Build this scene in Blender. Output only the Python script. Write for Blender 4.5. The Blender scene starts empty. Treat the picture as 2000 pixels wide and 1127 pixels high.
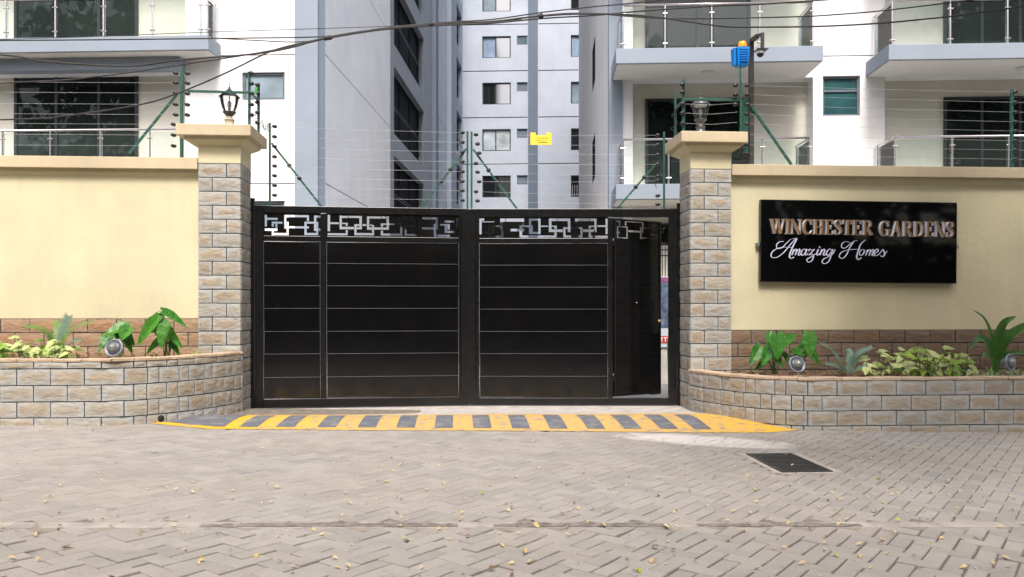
import bpy, math, random
import numpy as np
from mathutils import Vector, Matrix
random.seed(7); np.random.seed(7)
S = bpy.context.scene
COL = S.collection
R = math.radians

# ------------------------------------------------------------------ camera, sky, sun, exposure
F = 1600.0; HY = 602.0; EYE = 1.517          # focal length and horizon in photo pixels, eye height (m)
AL = math.atan(0.0665)                       # the camera looks a little to the right of the gate's axis
cam = bpy.data.cameras.new('camera'); camo = bpy.data.objects.new('camera', cam); COL.objects.link(camo)
camo.location = (0, 0, EYE); camo.rotation_euler = (R(90), 0, -AL)
cam.sensor_width = 36; cam.lens = 36 * F / 2000; cam.shift_y = (HY - 563.5) / 2000
cam.clip_start = 0.05; cam.clip_end = 500
S.camera = camo
world = bpy.data.worlds.new('World'); S.world = world; world.use_nodes = True
wn = world.node_tree; bg = wn.nodes['Background']
sky = wn.nodes.new('ShaderNodeTexSky'); sky.sky_type = 'NISHITA'; sky.sun_disc = False
SUN_EL, SUN_AZ = R(53), R(182)               # azimuth clockwise from +Y (sun behind and left of the camera)
sky.sun_elevation = SUN_EL; sky.sun_rotation = SUN_AZ
sky.air_density = 1.0; sky.dust_density = 6.0; sky.ozone_density = 1.0
wn.links.new(sky.outputs[0], bg.inputs[0]); bg.inputs[1].default_value = 0.145
sun = bpy.data.lights.new('sun', 'SUN'); sun.energy = 1.9; sun.angle = R(13); sun.color = (1, 0.968, 0.915)
suno = bpy.data.objects.new('sun', sun); COL.objects.link(suno)
sd = Vector((math.sin(SUN_AZ) * math.cos(SUN_EL), math.cos(SUN_AZ) * math.cos(SUN_EL), math.sin(SUN_EL)))
suno.rotation_euler = sd.to_track_quat('Z', 'Y').to_euler(); suno.location = sd * 40
S.view_settings.view_transform = 'Standard'; S.view_settings.look = 'None'
S.view_settings.exposure = 0.86; S.view_settings.gamma = 1; S.view_settings.use_curve_mapping = False
S.cycles.use_denoising = True; S.cycles.max_bounces = 8; S.cycles.transparent_max_bounces = 16
S.cycles.sample_clamp_indirect = 6

# ------------------------------------------------------------------ measuring helpers: photo ray -> point on a real plane
sa, ca = math.sin(AL), math.cos(AL)
def ray(px, py):
    t = (px - 1000) / F
    return Vector((sa + t * ca, ca - t * sa, (HY - py) / F))
def at_v(px, py, v):
    r = ray(px, py); k = v / r.y
    return Vector((r.x * k, v, EYE + r.z * k))
def on_ground(px, py):
    r = ray(px, py)                           # plane z = -SL * u
    k = -EYE / (r.z + SL * r.x)
    return Vector((r.x * k, r.y * k, EYE + r.z * k))
SL = 0.0166
def gz(u): return -SL * max(-12, min(12, u))
BE = math.atan(75 / F); GA = AL + BE          # the buildings stand turned from the gate by GA
sg, cg = math.sin(GA), math.cos(GA)
def b2w(X, D, z): return Vector((X * cg + D * sg, -X * sg + D * cg, z))
def at_b(px, py, D):
    r = ray(px, py); d = r.x * sg + r.y * cg; k = D / d
    return Vector(((r.x * cg - r.y * sg) * k, D, EYE + r.z * k))
def bx(px, D): return at_b(px, HY, D).x
def bz(px, py, D): return at_b(px, py, D).z
def b_side(px, X):                            # depth at which the ray meets the side plane X = const
    r = ray(px, HY); return X * (r.x * sg + r.y * cg) / (r.x * cg - r.y * sg)

# ------------------------------------------------------------------ materials
MATS = {}
class NT:
    def __init__(s, name):
        s.m = bpy.data.materials.new(name); s.m.use_nodes = True
        s.t = s.m.node_tree; s.b = s.t.nodes['Principled BSDF']; s.out = s.t.nodes['Material Output']
        MATS[name] = s.m
        s.geo = s.n('ShaderNodeNewGeometry')
    def n(s, t, **kw):
        x = s.t.nodes.new(t)
        for k, v in kw.items(): setattr(x, k, v)
        return x
    def l(s, a, b): s.t.links.new(a, b)
    def noise(s, scale, detail=3, rough=.55, vec=None, stretch=None):
        nz = s.n('ShaderNodeTexNoise'); nz.inputs['Scale'].default_value = scale
        nz.inputs['Detail'].default_value = detail; nz.inputs['Roughness'].default_value = rough
        v = vec or s.geo.outputs['Position']
        if stretch:
            mp = s.n('ShaderNodeMapping'); mp.inputs['Scale'].default_value = stretch; s.l(v, mp.inputs[0]); v = mp.outputs[0]
        s.l(v, nz.inputs['Vector']); return nz.outputs['Fac']
    def ramp(s, fac, a, b, lo=0., hi=1.):
        r = s.n('ShaderNodeMapRange'); r.inputs[1].default_value = a; r.inputs[2].default_value = b
        r.inputs[3].default_value = lo; r.inputs[4].default_value = hi; s.l(fac, r.inputs[0]); return r.outputs[0]
    def math(s, op, a, b=None, clamp=False):
        m = s.n('ShaderNodeMath', operation=op, use_clamp=clamp)
        for i, x in enumerate((a, b)):
            if x is None: continue
            if isinstance(x, (int, float)): m.inputs[i].default_value = x
            else: s.l(x, m.inputs[i])
        return m.outputs[0]
    def mix(s, fac, a, b, mode='MIX'):
        m = s.n('ShaderNodeMix', data_type='RGBA', blend_type=mode)
        if isinstance(fac, (int, float)): m.inputs[0].default_value = fac
        else: s.l(fac, m.inputs[0])
        for i, x in ((6, a), (7, b)):
            if isinstance(x, tuple): m.inputs[i].default_value = (*x[:3], 1)
            else: s.l(x, m.inputs[i])
        return m.outputs[2]
    def bump(s, h, strength, dist=.01, prev=None):
        b = s.n('ShaderNodeBump'); b.inputs['Strength'].default_value = strength; b.inputs['Distance'].default_value = dist
        s.l(h, b.inputs['Height'])
        if prev: s.l(prev, b.inputs['Normal'])
        return b.outputs[0]
    def col(s, c):
        if isinstance(c, tuple): s.b.inputs['Base Color'].default_value = (*c[:3], 1)
        else: s.l(c, s.b.inputs['Base Color'])
    def set(s, **kw):
        for k, v in kw.items():
            k = {'rough': 'Roughness', 'metal': 'Metallic', 'ior': 'IOR', 'coat': 'Coat Weight', 'normal': 'Normal', 'trans': 'Transmission Weight'}.get(k, k)
            if isinstance(v, (int, float)): s.b.inputs[k].default_value = v
            else: s.l(v, s.b.inputs[k])
def mul(c, k): return tuple(x * k for x in c)
def simple(name, c, rough=.6, metal=0, var=.12, scale=6, bump=.0, bscale=60, **kw):
    t = NT(name); f = t.noise(scale)
    t.col(t.mix(t.ramp(f, .3, .7), mul(c, 1 - var), mul(c, 1 + var)))
    t.set(rough=rough, metal=metal, **kw)
    if bump: t.set(normal=t.bump(t.noise(bscale, 4), bump, .01))
    return t.m
def plaster(name, c, var=.06, streak=.10, bump=.25, dirt=(.25, .22, .18), bscale=45):
    t = NT(name)
    big = t.ramp(t.noise(.9, 4), .3, .7); st = t.ramp(t.noise(2.2, 5, .6, stretch=(1.6, 1.6, .12)), .45, .8)
    c1 = t.mix(big, mul(c, 1 - var), mul(c, 1 + var))
    c2 = t.mix(t.math('MULTIPLY', st, streak), c1, dirt)
    t.col(c2); t.set(rough=.85)
    n1 = t.bump(t.noise(bscale, 5), bump, .006); t.set(normal=t.bump(t.noise(7, 3), bump * .5, .02, n1))
    return t.m
plaster('plaster_cream', (.605, .553, .368), streak=.13, var=.09, bump=.4)
plaster('coping_cream', (.53, .445, .30), var=.12, streak=.25)
plaster('facade_white', (.80, .80, .81), streak=.05, bump=.1)
plaster('facade_blue_grey', (.265, .31, .375), streak=.05, bump=.1)
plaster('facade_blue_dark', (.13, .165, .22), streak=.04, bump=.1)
plaster('facade_white_blue_lit', (.78, .83, .90), streak=.05, bump=.1)  # white side wall, the bluish light on it put into the colour
plaster('facade_grey', (.44, .485, .56), streak=.06, bump=.1)
plaster('soffit_white', (.72, .71, .68), streak=.0, bump=.05)
plaster('facade_cream', (.66, .64, .57), streak=.0, bump=.05)
simple('joint_dark', (.10, .11, .12), .9)
simple('grout', (.014, .015, .018), .9, bump=.3)
def stone(name, edge, core, core2, dark=0.0):
    t = NT(name); tc = t.n('ShaderNodeTexCoord'); sp = t.n('ShaderNodeSeparateXYZ')
    oi = t.n('ShaderNodeObjectInfo'); rnd = oi.outputs['Random']
    wob = t.noise(11, 4)
    t.l(tc.outputs['Generated'], sp.inputs[0])
    def em(o): return t.math('SUBTRACT', .5, t.math('ABSOLUTE', t.math('SUBTRACT', o, .5)))
    ex = t.math('MULTIPLY', em(sp.outputs[0]), 1.7); ez = em(sp.outputs[2])
    e = t.math('MINIMUM', ex, ez); e = t.math('ADD', e, t.math('MULTIPLY', t.math('SUBTRACT', wob, .5), .55))
    e = t.math('ADD', e, t.math('MULTIPLY', t.math('SUBTRACT', rnd, .5), .22))
    m = t.ramp(e, .10, .34)
    cc = t.mix(t.ramp(t.noise(5, 3), .35, .65), core, core2)
    r2 = t.math('FRACT', t.math('MULTIPLY', rnd, 7.31))
    cc = t.mix(t.math('MULTIPLY', r2, .5), cc, edge)
    grain = t.ramp(t.noise(26, 5, .65, stretch=(1, 1, 2.2)), .3, .75)
    cc = t.mix(t.math('MULTIPLY', grain, .45), cc, mul(edge, .62))
    c = t.mix(m, edge, cc)
    r3 = t.math('FRACT', t.math('MULTIPLY', rnd, 13.7))
    c = t.mix(t.math('MULTIPLY', r3, .35), c, mul(edge, .66))
    c = t.mix(t.math('MULTIPLY', t.ramp(t.noise(3.1, 5), .5, .8), .25), c, (.16, .13, .11))
    t.col(c); t.set(rough=.82)
    n1 = t.bump(t.noise(34, 5, .7), .5, .008); t.set(normal=t.bump(t.noise(9, 3, stretch=(1, 1, 2)), .7, .03, n1))
    return t.m
stone('stone_tan', (.37, .372, .355), (.325, .225, .12), (.39, .30, .18))
stone('stone_rust', (.34, .245, .165), (.37, .18, .08), (.42, .26, .14))
stone('stone_brown', (.19, .145, .105), (.20, .095, .05), (.24, .145, .08))
stone('coping_stone', (.50, .38, .27), (.52, .34, .21), (.56, .43, .31))
def paver_mat():
    t = NT('paver'); oi = t.n('ShaderNodeObjectInfo')
    r = t.math('FRACT', t.math('ADD', t.geo.outputs['Random Per Island'], oi.outputs['Random']))
    c = t.mix(r, (.255, .238, .216), (.335, .313, .283))
    big = t.ramp(t.noise(.55, 4), .35, .65)
    c = t.mix(t.math('MULTIPLY', big, .55), c, (.335, .29, .238))
    c = t.mix(t.math('MULTIPLY', t.ramp(t.noise(2.3, 5, .65), .5, .78), .5), c, (.19, .185, .19))
    c = t.mix(t.math('MULTIPLY', t.ramp(t.noise(70, 4, .7), .35, .75), .30), c, (.17, .16, .15))
    # pale cement spill beside the ramp
    sp = t.n('ShaderNodeSeparateXYZ'); t.l(t.geo.outputs['Position'], sp.inputs[0])
    dx = t.math('DIVIDE', t.math('SUBTRACT', sp.outputs[0], 2.95), .95); dy = t.math('DIVIDE', t.math('SUBTRACT', t.math('ADD', sp.outputs[1], t.math('MULTIPLY', sp.outputs[0], .35)), 10.55), .42)
    d = t.math('ADD', t.math('MULTIPLY', dx, dx), t.math('MULTIPLY', dy, dy))
    d = t.math('ADD', d, t.math('MULTIPLY', t.math('SUBTRACT', t.noise(5, 4), .5), 1.6))
    c = t.mix(t.ramp(d, .5, 1.3, .75, 0.), c, (.60, .57, .54))
    c = t.mix(t.math('MULTIPLY', t.ramp(t.noise(1.3, 5, .7, stretch=(.25, 1.4, 1)), .52, .72), .32), c, (.17, .155, .14))
    c = t.mix(t.math('MULTIPLY', t.ramp(t.noise(3.4, 2), .70, .76), .45), c, (.11, .105, .10))
    t.col(c); t.set(rough=.86)
    n1 = t.bump(t.noise(160, 3, .7), .35, .003); t.set(normal=t.bump(t.noise(18, 3), .4, .008, n1))
paver_mat()
simple('joint_sand', (.17, .148, .12), .95, var=.35, scale=9, bump=.5)
simple('kerb_concrete', (.33, .295, .26), .9, var=.25, scale=4, bump=.5, bscale=90)
simple('gutter_dirt', (.20, .175, .15), .95, var=.4, scale=14, bump=.8, bscale=120)
simple('asphalt', (.22, .21, .20), .95, var=.15, scale=1.5, bump=.3)
simple('yard_paving', (.36, .35, .34), .9, var=.15, scale=3, bump=.3)
simple('cement_margin', (.37, .325, .285), .9, var=.2, scale=12, bump=.5)
def paint(name, c, under, lo, hi, mid=None):
    t = NT(name); w = t.noise(6, 5, .7); f = t.ramp(w, lo, hi)
    cc = t.mix(t.math('MULTIPLY', t.ramp(t.noise(30, 4), .4, .7), .2), c, mul(c, .7))
    if mid:                                    # tyres have worn and dulled the paint across the driveway's middle
        sp = t.n('ShaderNodeSeparateXYZ'); t.l(t.geo.outputs['Position'], sp.inputs[0])
        x = t.math('ABSOLUTE', t.math('SUBTRACT', sp.outputs[0], .75)); x = t.math('ADD', x, t.math('MULTIPLY', t.noise(1.5, 4), 1.2))
        cc = t.mix(t.ramp(x, 2.6, 4.2, .8, 0.), cc, mid)
    t.col(t.mix(f, cc, under)); t.set(rough=.7)
    t.set(normal=t.bump(t.noise(14, 4, stretch=(1, 3, 1)), .6, .02, t.bump(t.noise(90, 3), .4, .004)))
paint('yellow_road_paint', (.74, .41, .012), (.27, .24, .21), .51, .66, (.52, .34, .13))
paint('grey_road_paint', (.115, .125, .15), (.26, .245, .225), .48, .72)
simple('threshold_concrete', (.40, .37, .345), .9, var=.2, scale=5, bump=.4)
t = NT('black_paint'); bc = t.mix(t.ramp(t.noise(3, 4), .4, .75), (.0035, .0035, .004), (.005, .005, .005))
sp_ = t.n('ShaderNodeSeparateXYZ'); t.l(t.geo.outputs['Position'], sp_.inputs[0]); du = t.math('MULTIPLY', t.ramp(sp_.outputs[2], .05, .75, 1., 0.), t.ramp(t.noise(7, 5, .7), .35, .7))
scu = t.ramp(t.noise(26, 2, .5, stretch=(1, 1, .25)), .74, .78)
t.col(t.mix(t.math('ADD', t.math('MULTIPLY', du, .22), t.math('MULTIPLY', scu, .25), True), bc, (.05, .044, .037)))
t.set(rough=t.ramp(t.noise(5, 4), .3, .7, .10, .15), normal=t.bump(t.noise(1.2, 2), .10, .02)); t.b.inputs['Specular IOR Level'].default_value = .42
simple('black_frame_paint', (.006, .006, .0065), .25, var=.4, scale=9)
simple('bead_highlight_metal', (.035, .036, .04), .3, metal=.6)
t = NT('sign_black_gloss'); t.col((.003, .003, .0035)); t.set(rough=.04, normal=t.bump(t.noise(2.0, 2), .03, .01)); t.b.inputs['Specular IOR Level'].default_value = .3
simple('letter_gold', (.25, .14, .05), .4, metal=.2, var=.25, scale=20)
simple('letter_white', (.86, .86, .90), .4, var=.02)
simple('letter_lilac_white', (.68, .68, .88), .45, var=.02)
simple('green_paint', (.018, .085, .062), .42, var=.2)
simple('insulator_black', (.018, .016, .018), .35)
simple('wire_steel', (.42, .43, .44), .5, metal=.3)
simple('cable_black', (.025, .024, .026), .6)
simple('cable_grey', (.035, .033, .034), .7)
simple('post_brown', (.045, .038, .036), .5, var=.25)
simple('steel', (.66, .62, .62), .22, metal=.9, var=.05)
simple('frame_dark', (.022, .027, .033), .4)
simple('frame_slate', (.12, .14, .175), .45)
simple('ac_white', (.7, .7, .7), .5)
def pane(name, c, ior=1.7, rough=.03, wob=.03):
    t = NT(name); t.col(t.mix(t.ramp(t.noise(.8, 4), .35, .7), mul(c, .6), mul(c, 1.4))); t.set(rough=rough, ior=ior)
    t.set(normal=t.bump(t.noise(1.2, 2), wob, .02)); return t.m
pane('pane_dark', (.012, .016, .015), 1.5, .015)
MATS['pane_dark'].node_tree.nodes['Principled BSDF'].inputs['Specular IOR Level'].default_value = .4
t = NT('pane_matte'); t.col((.010, .014, .02)); t.set(rough=.8); t.b.inputs['Specular IOR Level'].default_value = .1
pane('pane_teal', (.03, .09, .10), 1.6)
pane('pane_grey', (.22, .29, .34), 1.5, .2)
pane('pane_black', (.008, .011, .016), 1.25, .35)
pane('pane_sky', (.05, .06, .07), 3.6, .06, .01)
pane('pane_sheer', (.42, .48, .52), 1.5, .1)
simple('curtain_blue', (.22, .30, .42), .9, var=.2, scale=3)
simple('room_dark', (.03, .035, .04), .9)
def glasspanel(name, tint, op):
    t = NT(name); tr = t.n('ShaderNodeBsdfTransparent'); tr.inputs[0].default_value = (*tint, 1)
    gl = t.n('ShaderNodeBsdfGlossy'); gl.inputs['Roughness'].default_value = .02
    df = t.n('ShaderNodeBsdfDiffuse'); df.inputs[0].default_value = (.62, .78, .74, 1)
    fr = t.n('ShaderNodeFresnel'); fr.inputs[0].default_value = 1.3
    m0 = t.n('ShaderNodeMixShader'); m0.inputs[0].default_value = op; t.l(tr.outputs[0], m0.inputs[1]); t.l(df.outputs[0], m0.inputs[2])
    m1 = t.n('ShaderNodeMixShader'); t.l(fr.outputs[0], m1.inputs[0]); t.l(m0.outputs[0], m1.inputs[1]); t.l(gl.outputs[0], m1.inputs[2])
    t.l(m1.outputs[0], t.out.inputs[0])
glasspanel('balcony_glass', (.92, .965, .95), .015)
glasspanel('lamp_glass', (.96, .97, .96), .03)
simple('soil', (.16, .085, .055), .95, var=.4, scale=14, bump=1., bscale=60)
def leafm(name, c, c2, spot=None, trans=.25, scale=14):
    t = NT(name); oi = t.n('ShaderNodeObjectInfo'); r = oi.outputs['Random']
    f = t.ramp(t.noise(scale, 3), .35, .65)
    cc = t.mix(t.math('MULTIPLY', t.math('ADD', f, r), .5), c, c2)
    if spot: cc = t.mix(t.ramp(t.noise(60, 1), .67, .73), cc, spot)
    t.col(cc); t.set(rough=.42)
    tl = t.n('ShaderNodeBsdfTranslucent'); t.l(cc, tl.inputs[0]); mx = t.n('ShaderNodeMixShader'); mx.inputs[0].default_value = trans
    t.l(t.b.outputs[0], mx.inputs[1]); t.l(tl.outputs[0], mx.inputs[2]); t.l(mx.outputs[0], t.out.inputs[0])
leafm('taro_leaf', (.025, .14, .015), (.08, .28, .025), (.30, .42, .24))
leafm('lime_leaf', (.16, .33, .04), (.34, .46, .07))
leafm('cream_leaf', (.40, .50, .16), (.62, .66, .32), scale=22)
leafm('cycad_leaf', (.13, .23, .05), (.22, .32, .09))
leafm('cycad_blue_leaf', (.12, .21, .15), (.20, .30, .22))
leafm('strap_leaf', (.03, .12, .02), (.09, .23, .04), scale=6)
leafm('pale_blade', (.22, .36, .14), (.42, .52, .28))
leafm('tree_leaf', (.018, .045, .008), (.06, .11, .02), scale=2)
leafm('dry_leaf', (.52, .36, .15), (.66, .56, .32), scale=30)
leafm('brown_leaf', (.16, .08, .04), (.34, .2, .09), scale=30)
leafm('fresh_fallen_leaf', (.25, .33, .03), (.45, .45, .06), scale=30)
simple('stem_green', (.10, .17, .05), .6)
simple('bark', (.10, .08, .06), .9, bump=.8, bscale=20)
simple('spot_grey', (.22, .24, .27), .4, metal=.4)
simple('spot_dark', (.07, .08, .10), .3)
simple('bulb_glass', (.22, .23, .22), .12, metal=.3)
simple('blue_plastic', (.0, .20, .62), .4, var=.05)
simple('orange_plastic', (.95, .36, .01), .3, var=.05)
simple('yellow_plastic', (.90, .62, .05), .5, var=.05)
simple('print_black', (.05, .04, .03), .6); simple('print_red', (.45, .03, .04), .6)
simple('lantern_black', (.02, .02, .022), .35); simple('lantern_stone', (.42, .37, .29), .8, bump=.5)
simple('lantern_silver', (.12, .125, .135), .4, metal=.6)
simple('iron_dark', (.035, .037, .042), .45, var=.5, scale=20, metal=.3)
simple('brass', (.6, .4, .22), .3, metal=.8)
simple('banner_print', (.07, .10, .17), .5, var=.7, scale=9)
simple('banner_purple', (.20, .06, .16), .5, var=.5, scale=12)
simple('painted_green', (.03, .25, .05), .5)
simple('white_paint', (.75, .75, .73), .5)

# ------------------------------------------------------------------ objects
ORG = {}
def tag(o, label=None, cat=None, group=None, kind=None):
    if label: o['label'] = label
    if cat: o['category'] = cat
    if group: o['group'] = group
    if kind: o['kind'] = kind
    return o
def thing(name, label, cat, loc=(0, 0, 0), rz=0., group=None, org=None):
    """Empty at the thing's base; org = the raw coordinates its parts' vertices are counted from."""
    o = bpy.data.objects.new(name, None); COL.objects.link(o); o.empty_display_size = .2
    o.location = loc; o.rotation_euler = (0, 0, rz); tag(o, label, cat, group)
    ORG[o.name] = Vector(org if org is not None else loc); return o
def b_thing(name, label, cat, X, D, z=0, group=None):
    return thing(name, label, cat, b2w(X, D, z), -GA, group, org=(X, D, z))
def link(o, parent, raw=(0, 0, 0), mesh_at_raw=False):
    COL.objects.link(o)
    if parent is not None:
        o.parent = parent; ORG[o.name] = ORG[parent.name]
    else: ORG[o.name] = Vector(raw)
    return o
class MB:
    def __init__(s): s.v = []; s.f = []; s.sm = []
    def add(s, vs, fs, smooth=False):
        n = len(s.v); s.v += [tuple(v) for v in vs]; s.f += [tuple(i + n for i in f) for f in fs]; s.sm += [smooth] * len(fs); return s
    def quad(s, a, b, c, d): return s.add([a, b, c, d], [(0, 1, 2, 3)])
    def box(s, x0, y0, z0, x1, y1, z1):
        x0, x1 = min(x0, x1), max(x0, x1); y0, y1 = min(y0, y1), max(y0, y1); z0, z1 = min(z0, z1), max(z0, z1)
        return s.add([(x0, y0, z0), (x1, y0, z0), (x1, y1, z0), (x0, y1, z0), (x0, y0, z1), (x1, y0, z1), (x1, y1, z1), (x0, y1, z1)],
                     [(0, 3, 2, 1), (4, 5, 6, 7), (0, 1, 5, 4), (1, 2, 6, 5), (2, 3, 7, 6), (3, 0, 4, 7)])
    def frust(s, a, b):      # a, b = (x0,y0,x1,y1,z) lower and upper rectangles
        vs = [(a[0], a[1], a[4]), (a[2], a[1], a[4]), (a[2], a[3], a[4]), (a[0], a[3], a[4]), (b[0], b[1], b[4]), (b[2], b[1], b[4]), (b[2], b[3], b[4]), (b[0], b[3], b[4])]
        return s.add(vs, [(0, 3, 2, 1), (4, 5, 6, 7), (0, 1, 5, 4), (1, 2, 6, 5), (2, 3, 7, 6), (3, 0, 4, 7)])
    def tube(s, pts, r, n=6, cap=True):
        pts = [Vector(p) for p in pts]; rs = r if isinstance(r, (list, tuple)) else [r] * len(pts)
        rings = []; up = Vector((0, 0, 1)); prev = None
        for i, p in enumerate(pts):
            d = (pts[min(i + 1, len(pts) - 1)] - pts[max(i - 1, 0)]).normalized()
            a = d.cross(up) if abs(d.z) < .95 else d.cross(Vector((0, 1, 0)))
            a.normalize()
            if prev is not None and a.dot(prev) < 0: a = -a
            prev = a; b = d.cross(a)
            rings.append([p + (a * math.cos(2 * math.pi * k / n) + b * math.sin(2 * math.pi * k / n)) * rs[i] for k in range(n)])
        vs = [v for rg in rings for v in rg]; fs = []
        for i in range(len(pts) - 1):
            for k in range(n): fs.append((i * n + k, i * n + (k + 1) % n, (i + 1) * n + (k + 1) % n, (i + 1) * n + k))
        s.add(vs, fs, True)
        if cap: s.add(rings[0], [tuple(range(n))[::-1]]); s.add(rings[-1], [tuple(range(n))])
        return s
    def bar(s, p, q, w, d=None):    # square bar between two points
        p, q = Vector(p), Vector(q); d = d or w; ax = (q - p).normalized(); up = Vector((0, 1, 0)) if abs(ax.y) < .9 else Vector((0, 0, 1))
        a = ax.cross(up).normalized() * w / 2; b = ax.cross(a).normalized() * d / 2
        return s.add([p - a - b, p + a - b, p + a + b, p - a + b, q - a - b, q + a - b, q + a + b, q - a + b],
                     [(0, 3, 2, 1), (4, 5, 6, 7), (0, 1, 5, 4), (1, 2, 6, 5), (2, 3, 7, 6), (3, 0, 4, 7)])
    def lathe(s, prof, c, n=16, axis=None, squash=1.):
        c = Vector(c); ax = Vector(axis or (0, 0, 1)).normalized(); a = ax.orthogonal().normalized(); b = ax.cross(a)
        vs = [c + ax * h + (a * math.cos(2 * math.pi * k / n) + b * math.sin(2 * math.pi * k / n)) * r for r, h in prof for k in range(n)]
        fs = [(i * n + k, i * n + (k + 1) % n, (i + 1) * n + (k + 1) % n, (i + 1) * n + k) for i in range(len(prof) - 1) for k in range(n)]
        s.add(vs, fs, True); m = len(prof) - 1
        s.add(vs[:n], [tuple(range(n))[::-1]]); s.add(vs[m * n:], [tuple(range(n))]); return s
    def wall(s, P, a0, a1, z0, z1, opens, depth):
        """face with rectangular openings (a0,a1,z0,z1) and their reveals; P(a, z, d) maps to coordinates, d grows inward"""
        A = sorted({a0, a1, *[min(max(v, a0), a1) for o in opens for v in o[:2]]}); Z = sorted({z0, z1, *[min(max(v, z0), z1) for o in opens for v in o[2:4]]})
        for i in range(len(A) - 1):
            for j in range(len(Z) - 1):
                ma, mz = (A[i] + A[i + 1]) / 2, (Z[j] + Z[j + 1]) / 2
                if any(o[0] < ma < o[1] and o[2] < mz < o[3] for o in opens): continue
                s.quad(P(A[i], Z[j], 0), P(A[i + 1], Z[j], 0), P(A[i + 1], Z[j + 1], 0), P(A[i], Z[j + 1], 0))
        for o in opens:
            b0, b1, y0, y1 = max(o[0], a0), min(o[1], a1), max(o[2], z0), min(o[3], z1); d = o[4] if len(o) > 4 else depth
            for (p, q), (r, t) in (((b0, y0), (b1, y0)), ((b1, y0), (b1, y1)), ((b1, y1), (b0, y1)), ((b0, y1), (b0, y0))):
                s.quad(P(p, q, 0), P(r, t, 0), P(r, t, d), P(p, q, d))
        return s
    def mesh(s, name, off=(0, 0, 0), weld=False):
        off = Vector(off); me = bpy.data.meshes.new(name)
        me.from_pydata([tuple(Vector(v) - off) for v in s.v], [], s.f)
        me.polygons.foreach_set('use_smooth', s.sm); me.update(); return me
    def build(s, name, mat, parent=None, org=(0, 0, 0), bevel=0, seg=2):
        off = ORG[parent.name] if parent is not None else Vector(org)
        me = s.mesh(name, off); me.materials.append(MATS[mat])
        o = bpy.data.objects.new(name, me); link(o, parent, org)
        if parent is None: o.location = org
        if bevel:
            m = o.modifiers.new('bevel', 'BEVEL'); m.width = bevel; m.segments = seg; m.limit_method = 'ANGLE'; m.angle_limit = R(40)
        return o
def place(me, name, parent, raw, rz=0., mat4=None):
    """an object of a shared mesh at raw coordinates"""
    o = bpy.data.objects.new(name, me); link(o, parent, raw)
    off = ORG[parent.name] if parent is not None else Vector((0, 0, 0))
    if mat4 is not None:
        m = mat4.copy(); m.translation = Vector(raw) - off; o.matrix_basis = m
    else: o.location = Vector(raw) - off; o.rotation_euler = (0, 0, rz)
    return o
def smooth_path(pts, n=6):
    P = [Vector(p) for p in pts]; P = [P[0] * 2 - P[1]] + P + [P[-1] * 2 - P[-2]]; out = []
    for i in range(1, len(P) - 2):
        for k in range(n):
            t = k / n; a, b, c, d = P[i - 1:i + 3]
            out.append(.5 * ((2 * b) + (c - a) * t + (2 * a - 5 * b + 4 * c - d) * t * t + (3 * b - a - 3 * c + d) * t ** 3))
    out.append(P[-2]); return out

# ------------------------------------------------------------------ ground
def struct(name, mb, mat, **kw): return tag(mb.build(name, mat, **kw), kind='structure')
mb = MB()
us = [-90, -12, 12, 90]
for (v0, v1, dz) in ((-60, 12.65, -.06), (12.65, 120, -.12)):
    for i in range(3):
        a, b = us[i], us[i + 1]
        mb.quad((a, v0, gz(a) + dz), (b, v0, gz(b) + dz), (b, v1, (gz(b) if v1 < 13 else 0) + dz), (a, v1, (gz(a) if v1 < 13 else 0) + dz))
struct('ground', mb, 'joint_sand')
mb = MB(); mb.quad((-60, -40, gz(-60) - .03), (-12, -40, gz(-12) - .03), (-12, 2.6, gz(-12) - .03), (-60, 2.6, gz(-60) - .03))
mb.quad((-12, -40, gz(-12) - .03), (12, -40, gz(12) - .03), (12, 2.6, gz(12) - .03), (-12, 2.6, gz(-12) - .03))
mb.quad((12, -40, gz(12) - .03), (60, -40, gz(12) - .03), (60, 2.6, gz(12) - .03), (12, 2.6, gz(12) - .03))
struct('road', mb, 'asphalt')
mb = MB(); mb.box(-14, 12.3, -.11, 20, 22, -.012)
struct('courtyard', mb, 'yard_paving')

# herringbone block paving, block by block
pav = MB()
for v0, v1, dz in ((2.6, 5.74, .022), (5.74, 12.3, .012)): pav.quad((-12, v0, gz(-12) - dz), (12, v0, gz(12) - dz), (12, v1, gz(12) - dz), (-12, v1, gz(-12) - dz))
pavement = struct('pavement', pav, 'joint_sand')
W_, L_, G_ = .124, .248, .0075
TH = R(50); ct, st = math.cos(TH), math.sin(TH)
def paver_tmpl(w, l, c=.006, h=.045):
    x, y = l / 2, w / 2
    lo = [(-x, -y, -h), (x, -y, -h), (x, y, -h), (-x, y, -h)]
    md = [(-x, -y, -c), (x, -y, -c), (x, y, -c), (-x, y, -c)]
    tp = [(-x + c, -y + c, 0), (x - c, -y + c, 0), (x - c, y - c, 0), (-x + c, y - c, 0)]
    fs = [(8, 9, 10, 11)]
    for k in range(4):
        j = (k + 1) % 4; fs += [(k, j, j + 4, k + 4), (k + 4, j + 4, j + 8, k + 8)]
    return lo + md + tp, fs
cells = []
N = 72
for i in range(-N, N):
    for j in range(-N, N):
        k = (i - j) % 4
        if k == 0: cx, cy, a = (i + 1) * W_, (j + .5) * W_, 0.
        elif k == 3: cx, cy, a = (i + .5) * W_, (j + 1) * W_, math.pi / 2
        else: continue
        cells.append((cx * ct - cy * st, cx * st + cy * ct + 6.5, a + TH))
PL = []
def ramp_front(u): return 10.15 + max(0, -3.0 - u) * .52 + max(0, u - 3.9) * .48
def strip_v(u): return 5.745
GR0 = on_ground(1457, 887); GR1 = on_ground(1612, 923)
g_u0, g_u1, g_v0, g_v1 = GR0.x, GR0.x + .50, GR1.y, GR0.y
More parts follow.
